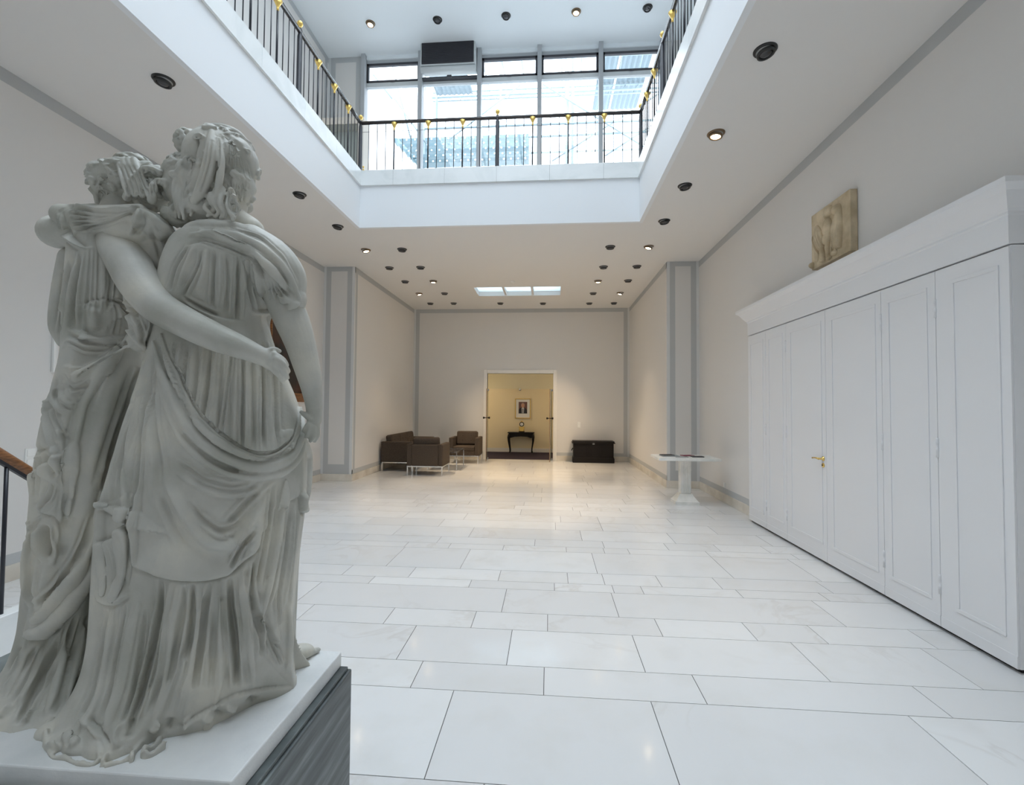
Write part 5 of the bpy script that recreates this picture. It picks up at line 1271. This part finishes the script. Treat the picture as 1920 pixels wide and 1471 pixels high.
hairR = hair([(408, 300, 1.36, 60, 60, 0.095, 0), (392, 352, 1.355, 62, 58, 0.085, 0), (385, 396, 1.345, 58, 26, 0.07, 0), (354, 268, 1.34, 20, 22, 0.035, 0), (350, 345, 1.35, 36, 55, 0.07, 0.1), (448, 300, 1.36, 30, 42, 0.075, 0), (448, 345, 1.36, 24, 38, 0.06, 0), (335, 405, 1.33, 24, 18, 0.04, 0)], 3, 330, exR, SR)
def exL(d):
    d.limb([(188, 385, 0.012, 1.33), (184, 350, 0.014, 1.33), (200, 318, 0.014, 1.33), (232, 300, 0.013, 1.33), (262, 300, 0.012, 1.33)], 12)
    d.limb([(238, 370, 0.012, 1.285), (250, 335, 0.014, 1.275), (275, 318, 0.013, 1.28), (300, 325, 0.012, 1.29)], 12)
    d.limb([(285, 375, 0.013, 1.28), (288, 350, 0.012, 1.275), (300, 340, 0.011, 1.285), (315, 350, 0.011, 1.30)], 12)
    for k in range(4): d.limb([(222+10*k, 300, 0.010, 1.30), (232+10*k, 330, 0.012, 1.278), (240+13*k, 365, 0.009, 1.275)], 10)
SL = [('v', .006, .004, [(212+9*k, 305+k), (222+9*k, 335), (234+9*k, 368)]) for k in range(9)]+[('v', .005, .004, [(190+3*k, 325), (184+4*k, 355), (188+4*k, 382)]) for k in range(4)]
hairL = hair([(252, 342, 1.37, 60, 44, 0.09, 0.15), (215, 345, 1.36, 34, 40, 0.075, 0), (290, 360, 1.35, 28, 34, 0.06, 0), (255, 312, 1.36, 30, 16, 0.05, 0), (285, 330, 1.35, 30, 18, 0.05, 0)], 8, 220, exL, SL)
def hand(d, pts_list, rad=0.0085):
    for pts in pts_list: d.limb([(a, b, rad*(1.0-0.12*i), Y) for i, (a, b, Y) in enumerate(pts)], 10)
# body of the taller woman: head with profile to the right, neck, right arm and hand, foot
d = Part()
d.ell(428, 325, 1.385, 46, 62, 0.085); d.ell(446, 352, 1.41, 27, 40, 0.06)
d.ell(462, 388, 1.43, 12, 12, 0.022); d.ell(468, 350, 1.455, 10, 20, 0.02, 0.1); d.ell(476, 357, 1.46, 5, 9, 0.010, 0.2)       # jaw, cheek, nose
d.ell(466, 372, 1.46, 7, 4, 0.012); d.ell(466, 379, 1.46, 6, 4, 0.012); d.ell(466, 338, 1.46, 9, 4, 0.012); d.ell(455, 345, 1.468, 5, 4, 0.008)
d.limb([(430, 370, 0.055, 1.375), (428, 410, 0.050, 1.36), (425, 450, 0.075, 1.355)])
d.limb([(470, 432, 0.04, 1.36), (445, 420, 0.045, 1.36)])
d.limb([(524, 545, 0.050, 1.35), (545, 595, 0.050, 1.35), (562, 640, 0.044, 1.355), (576, 690, 0.037, 1.36), (585, 730, 0.030, 1.365), (589, 765, 0.0235, 1.37), (589, 790, 0.021, 1.37)])
d.ell(588, 800, 1.37, 12, 17, 0.020)
hand(d, [[(594, 800, 1.365), (595, 815, 1.362), (590, 826, 1.365)], [(588, 802, 1.352), (588, 818, 1.348), (582, 826, 1.352)], [(582, 800, 1.345), (578, 812, 1.343), (574, 818, 1.348)], [(578, 796, 1.345), (572, 804, 1.345), (570, 808, 1.35)], [(582, 786, 1.35), (572, 778, 1.345), (565, 772, 1.345)]])
# left foot under the hem
f0 = CO+pray(556, 1240)*((ZP-CAMZ)/pray(556, 1240).z)
body_mb = d; d = Part()
d.mb.sphere(f0+Vector((0.0, 0.02, 0.022)), (0.045, 0.032, 0.024), 18, 12, None, Matrix.Rotation(0.5, 4, 'Z'))
for k in range(5): d.mb.sphere(f0+Vector((0.038-0.006*k, 0.055-0.013*k, 0.011)), (0.016, 0.009, 0.010), 12, 8, None, Matrix.Rotation(0.6, 4, 'Z'))
footR = remesh(d.mb, 0.003, 1); d = body_mb
bodyR = remesh(d.mb, 0.0034, 3)
# body of the shorter woman: head, neck, right arm across the other's back, raised left arm
d = Part()
d.ell(245, 348, 1.39, 48, 42, 0.085, 0.2); d.ell(240, 365, 1.43, 34, 34, 0.06); d.ell(232, 372, 1.49, 7, 10, 0.018); d.ell(232, 388, 1.47, 12, 9, 0.02); d.ell(220, 362, 1.48, 6, 4, 0.01); d.ell(244, 360, 1.48, 6, 4, 0.01)
d.limb([(232, 375, 0.048, 1.37), (225, 405, 0.055, 1.36)])
d.limb([(215, 455, 0.050, 1.325), (240, 490, 0.056, 1.29), (265, 535, 0.054, 1.255), (298, 575, 0.047, 1.225), (345, 603, 0.042, 1.20), (400, 630, 0.038, 1.185), (445, 648, 0.032, 1.185), (478, 662, 0.026, 1.195), (495, 670, 0.024, 1.205)])
d.ell(508, 678, 1.212, 22, 17, 0.020, 0.5)
hand(d, [[(515, 664, 1.205), (530, 673, 1.215), (538, 684, 1.24)], [(518, 672, 1.200), (533, 684, 1.212), (541, 696, 1.24)], [(518, 682, 1.200), (532, 696, 1.212), (539, 708, 1.24)], [(512, 692, 1.205), (524, 705, 1.215), (531, 716, 1.24)], [(500, 660, 1.205), (512, 654, 1.21), (524, 658, 1.23)]])
d.limb([(185, 432, 0.055, 1.34), (140, 436, 0.052, 1.35), (104, 436, 0.047, 1.37), (108, 425, 0.040, 1.43), (140, 415, 0.034, 1.50), (170, 405, 0.026, 1.54), (195, 400, 0.020, 1.55)])
hand(d, [[(195, 400, 1.55), (212, 398, 1.55), (225, 400, 1.545)], [(195, 405, 1.55), (212, 406, 1.55), (224, 409, 1.545)], [(195, 395, 1.55), (210, 390, 1.55), (222, 390, 1.545)], [(194, 410, 1.55), (206, 413, 1.55), (216, 416, 1.545)], [(188, 392, 1.545), (196, 383, 1.54), (205, 380, 1.54)]])
bodyL = remesh(d.mb, 0.0036, 3)
fr_ = finish('standing_woman', bodyR, statue, M['statue']); fr_['label'] = 'taller figure seen from behind'
fl_ = finish('standing_woman', bodyL, statue, M['statue']); fl_['label'] = 'shorter figure with an arm round the other'
bpy.context.view_layer.update()
finish('foot', footR, fr_, M['statue']); finish('robe', dressR, fr_, M['statue']); finish('hair', hairR, fr_, M['statue'])
finish('robe', dressL, fl_, M['statue']); finish('hair', hairL, fl_, M['statue'])
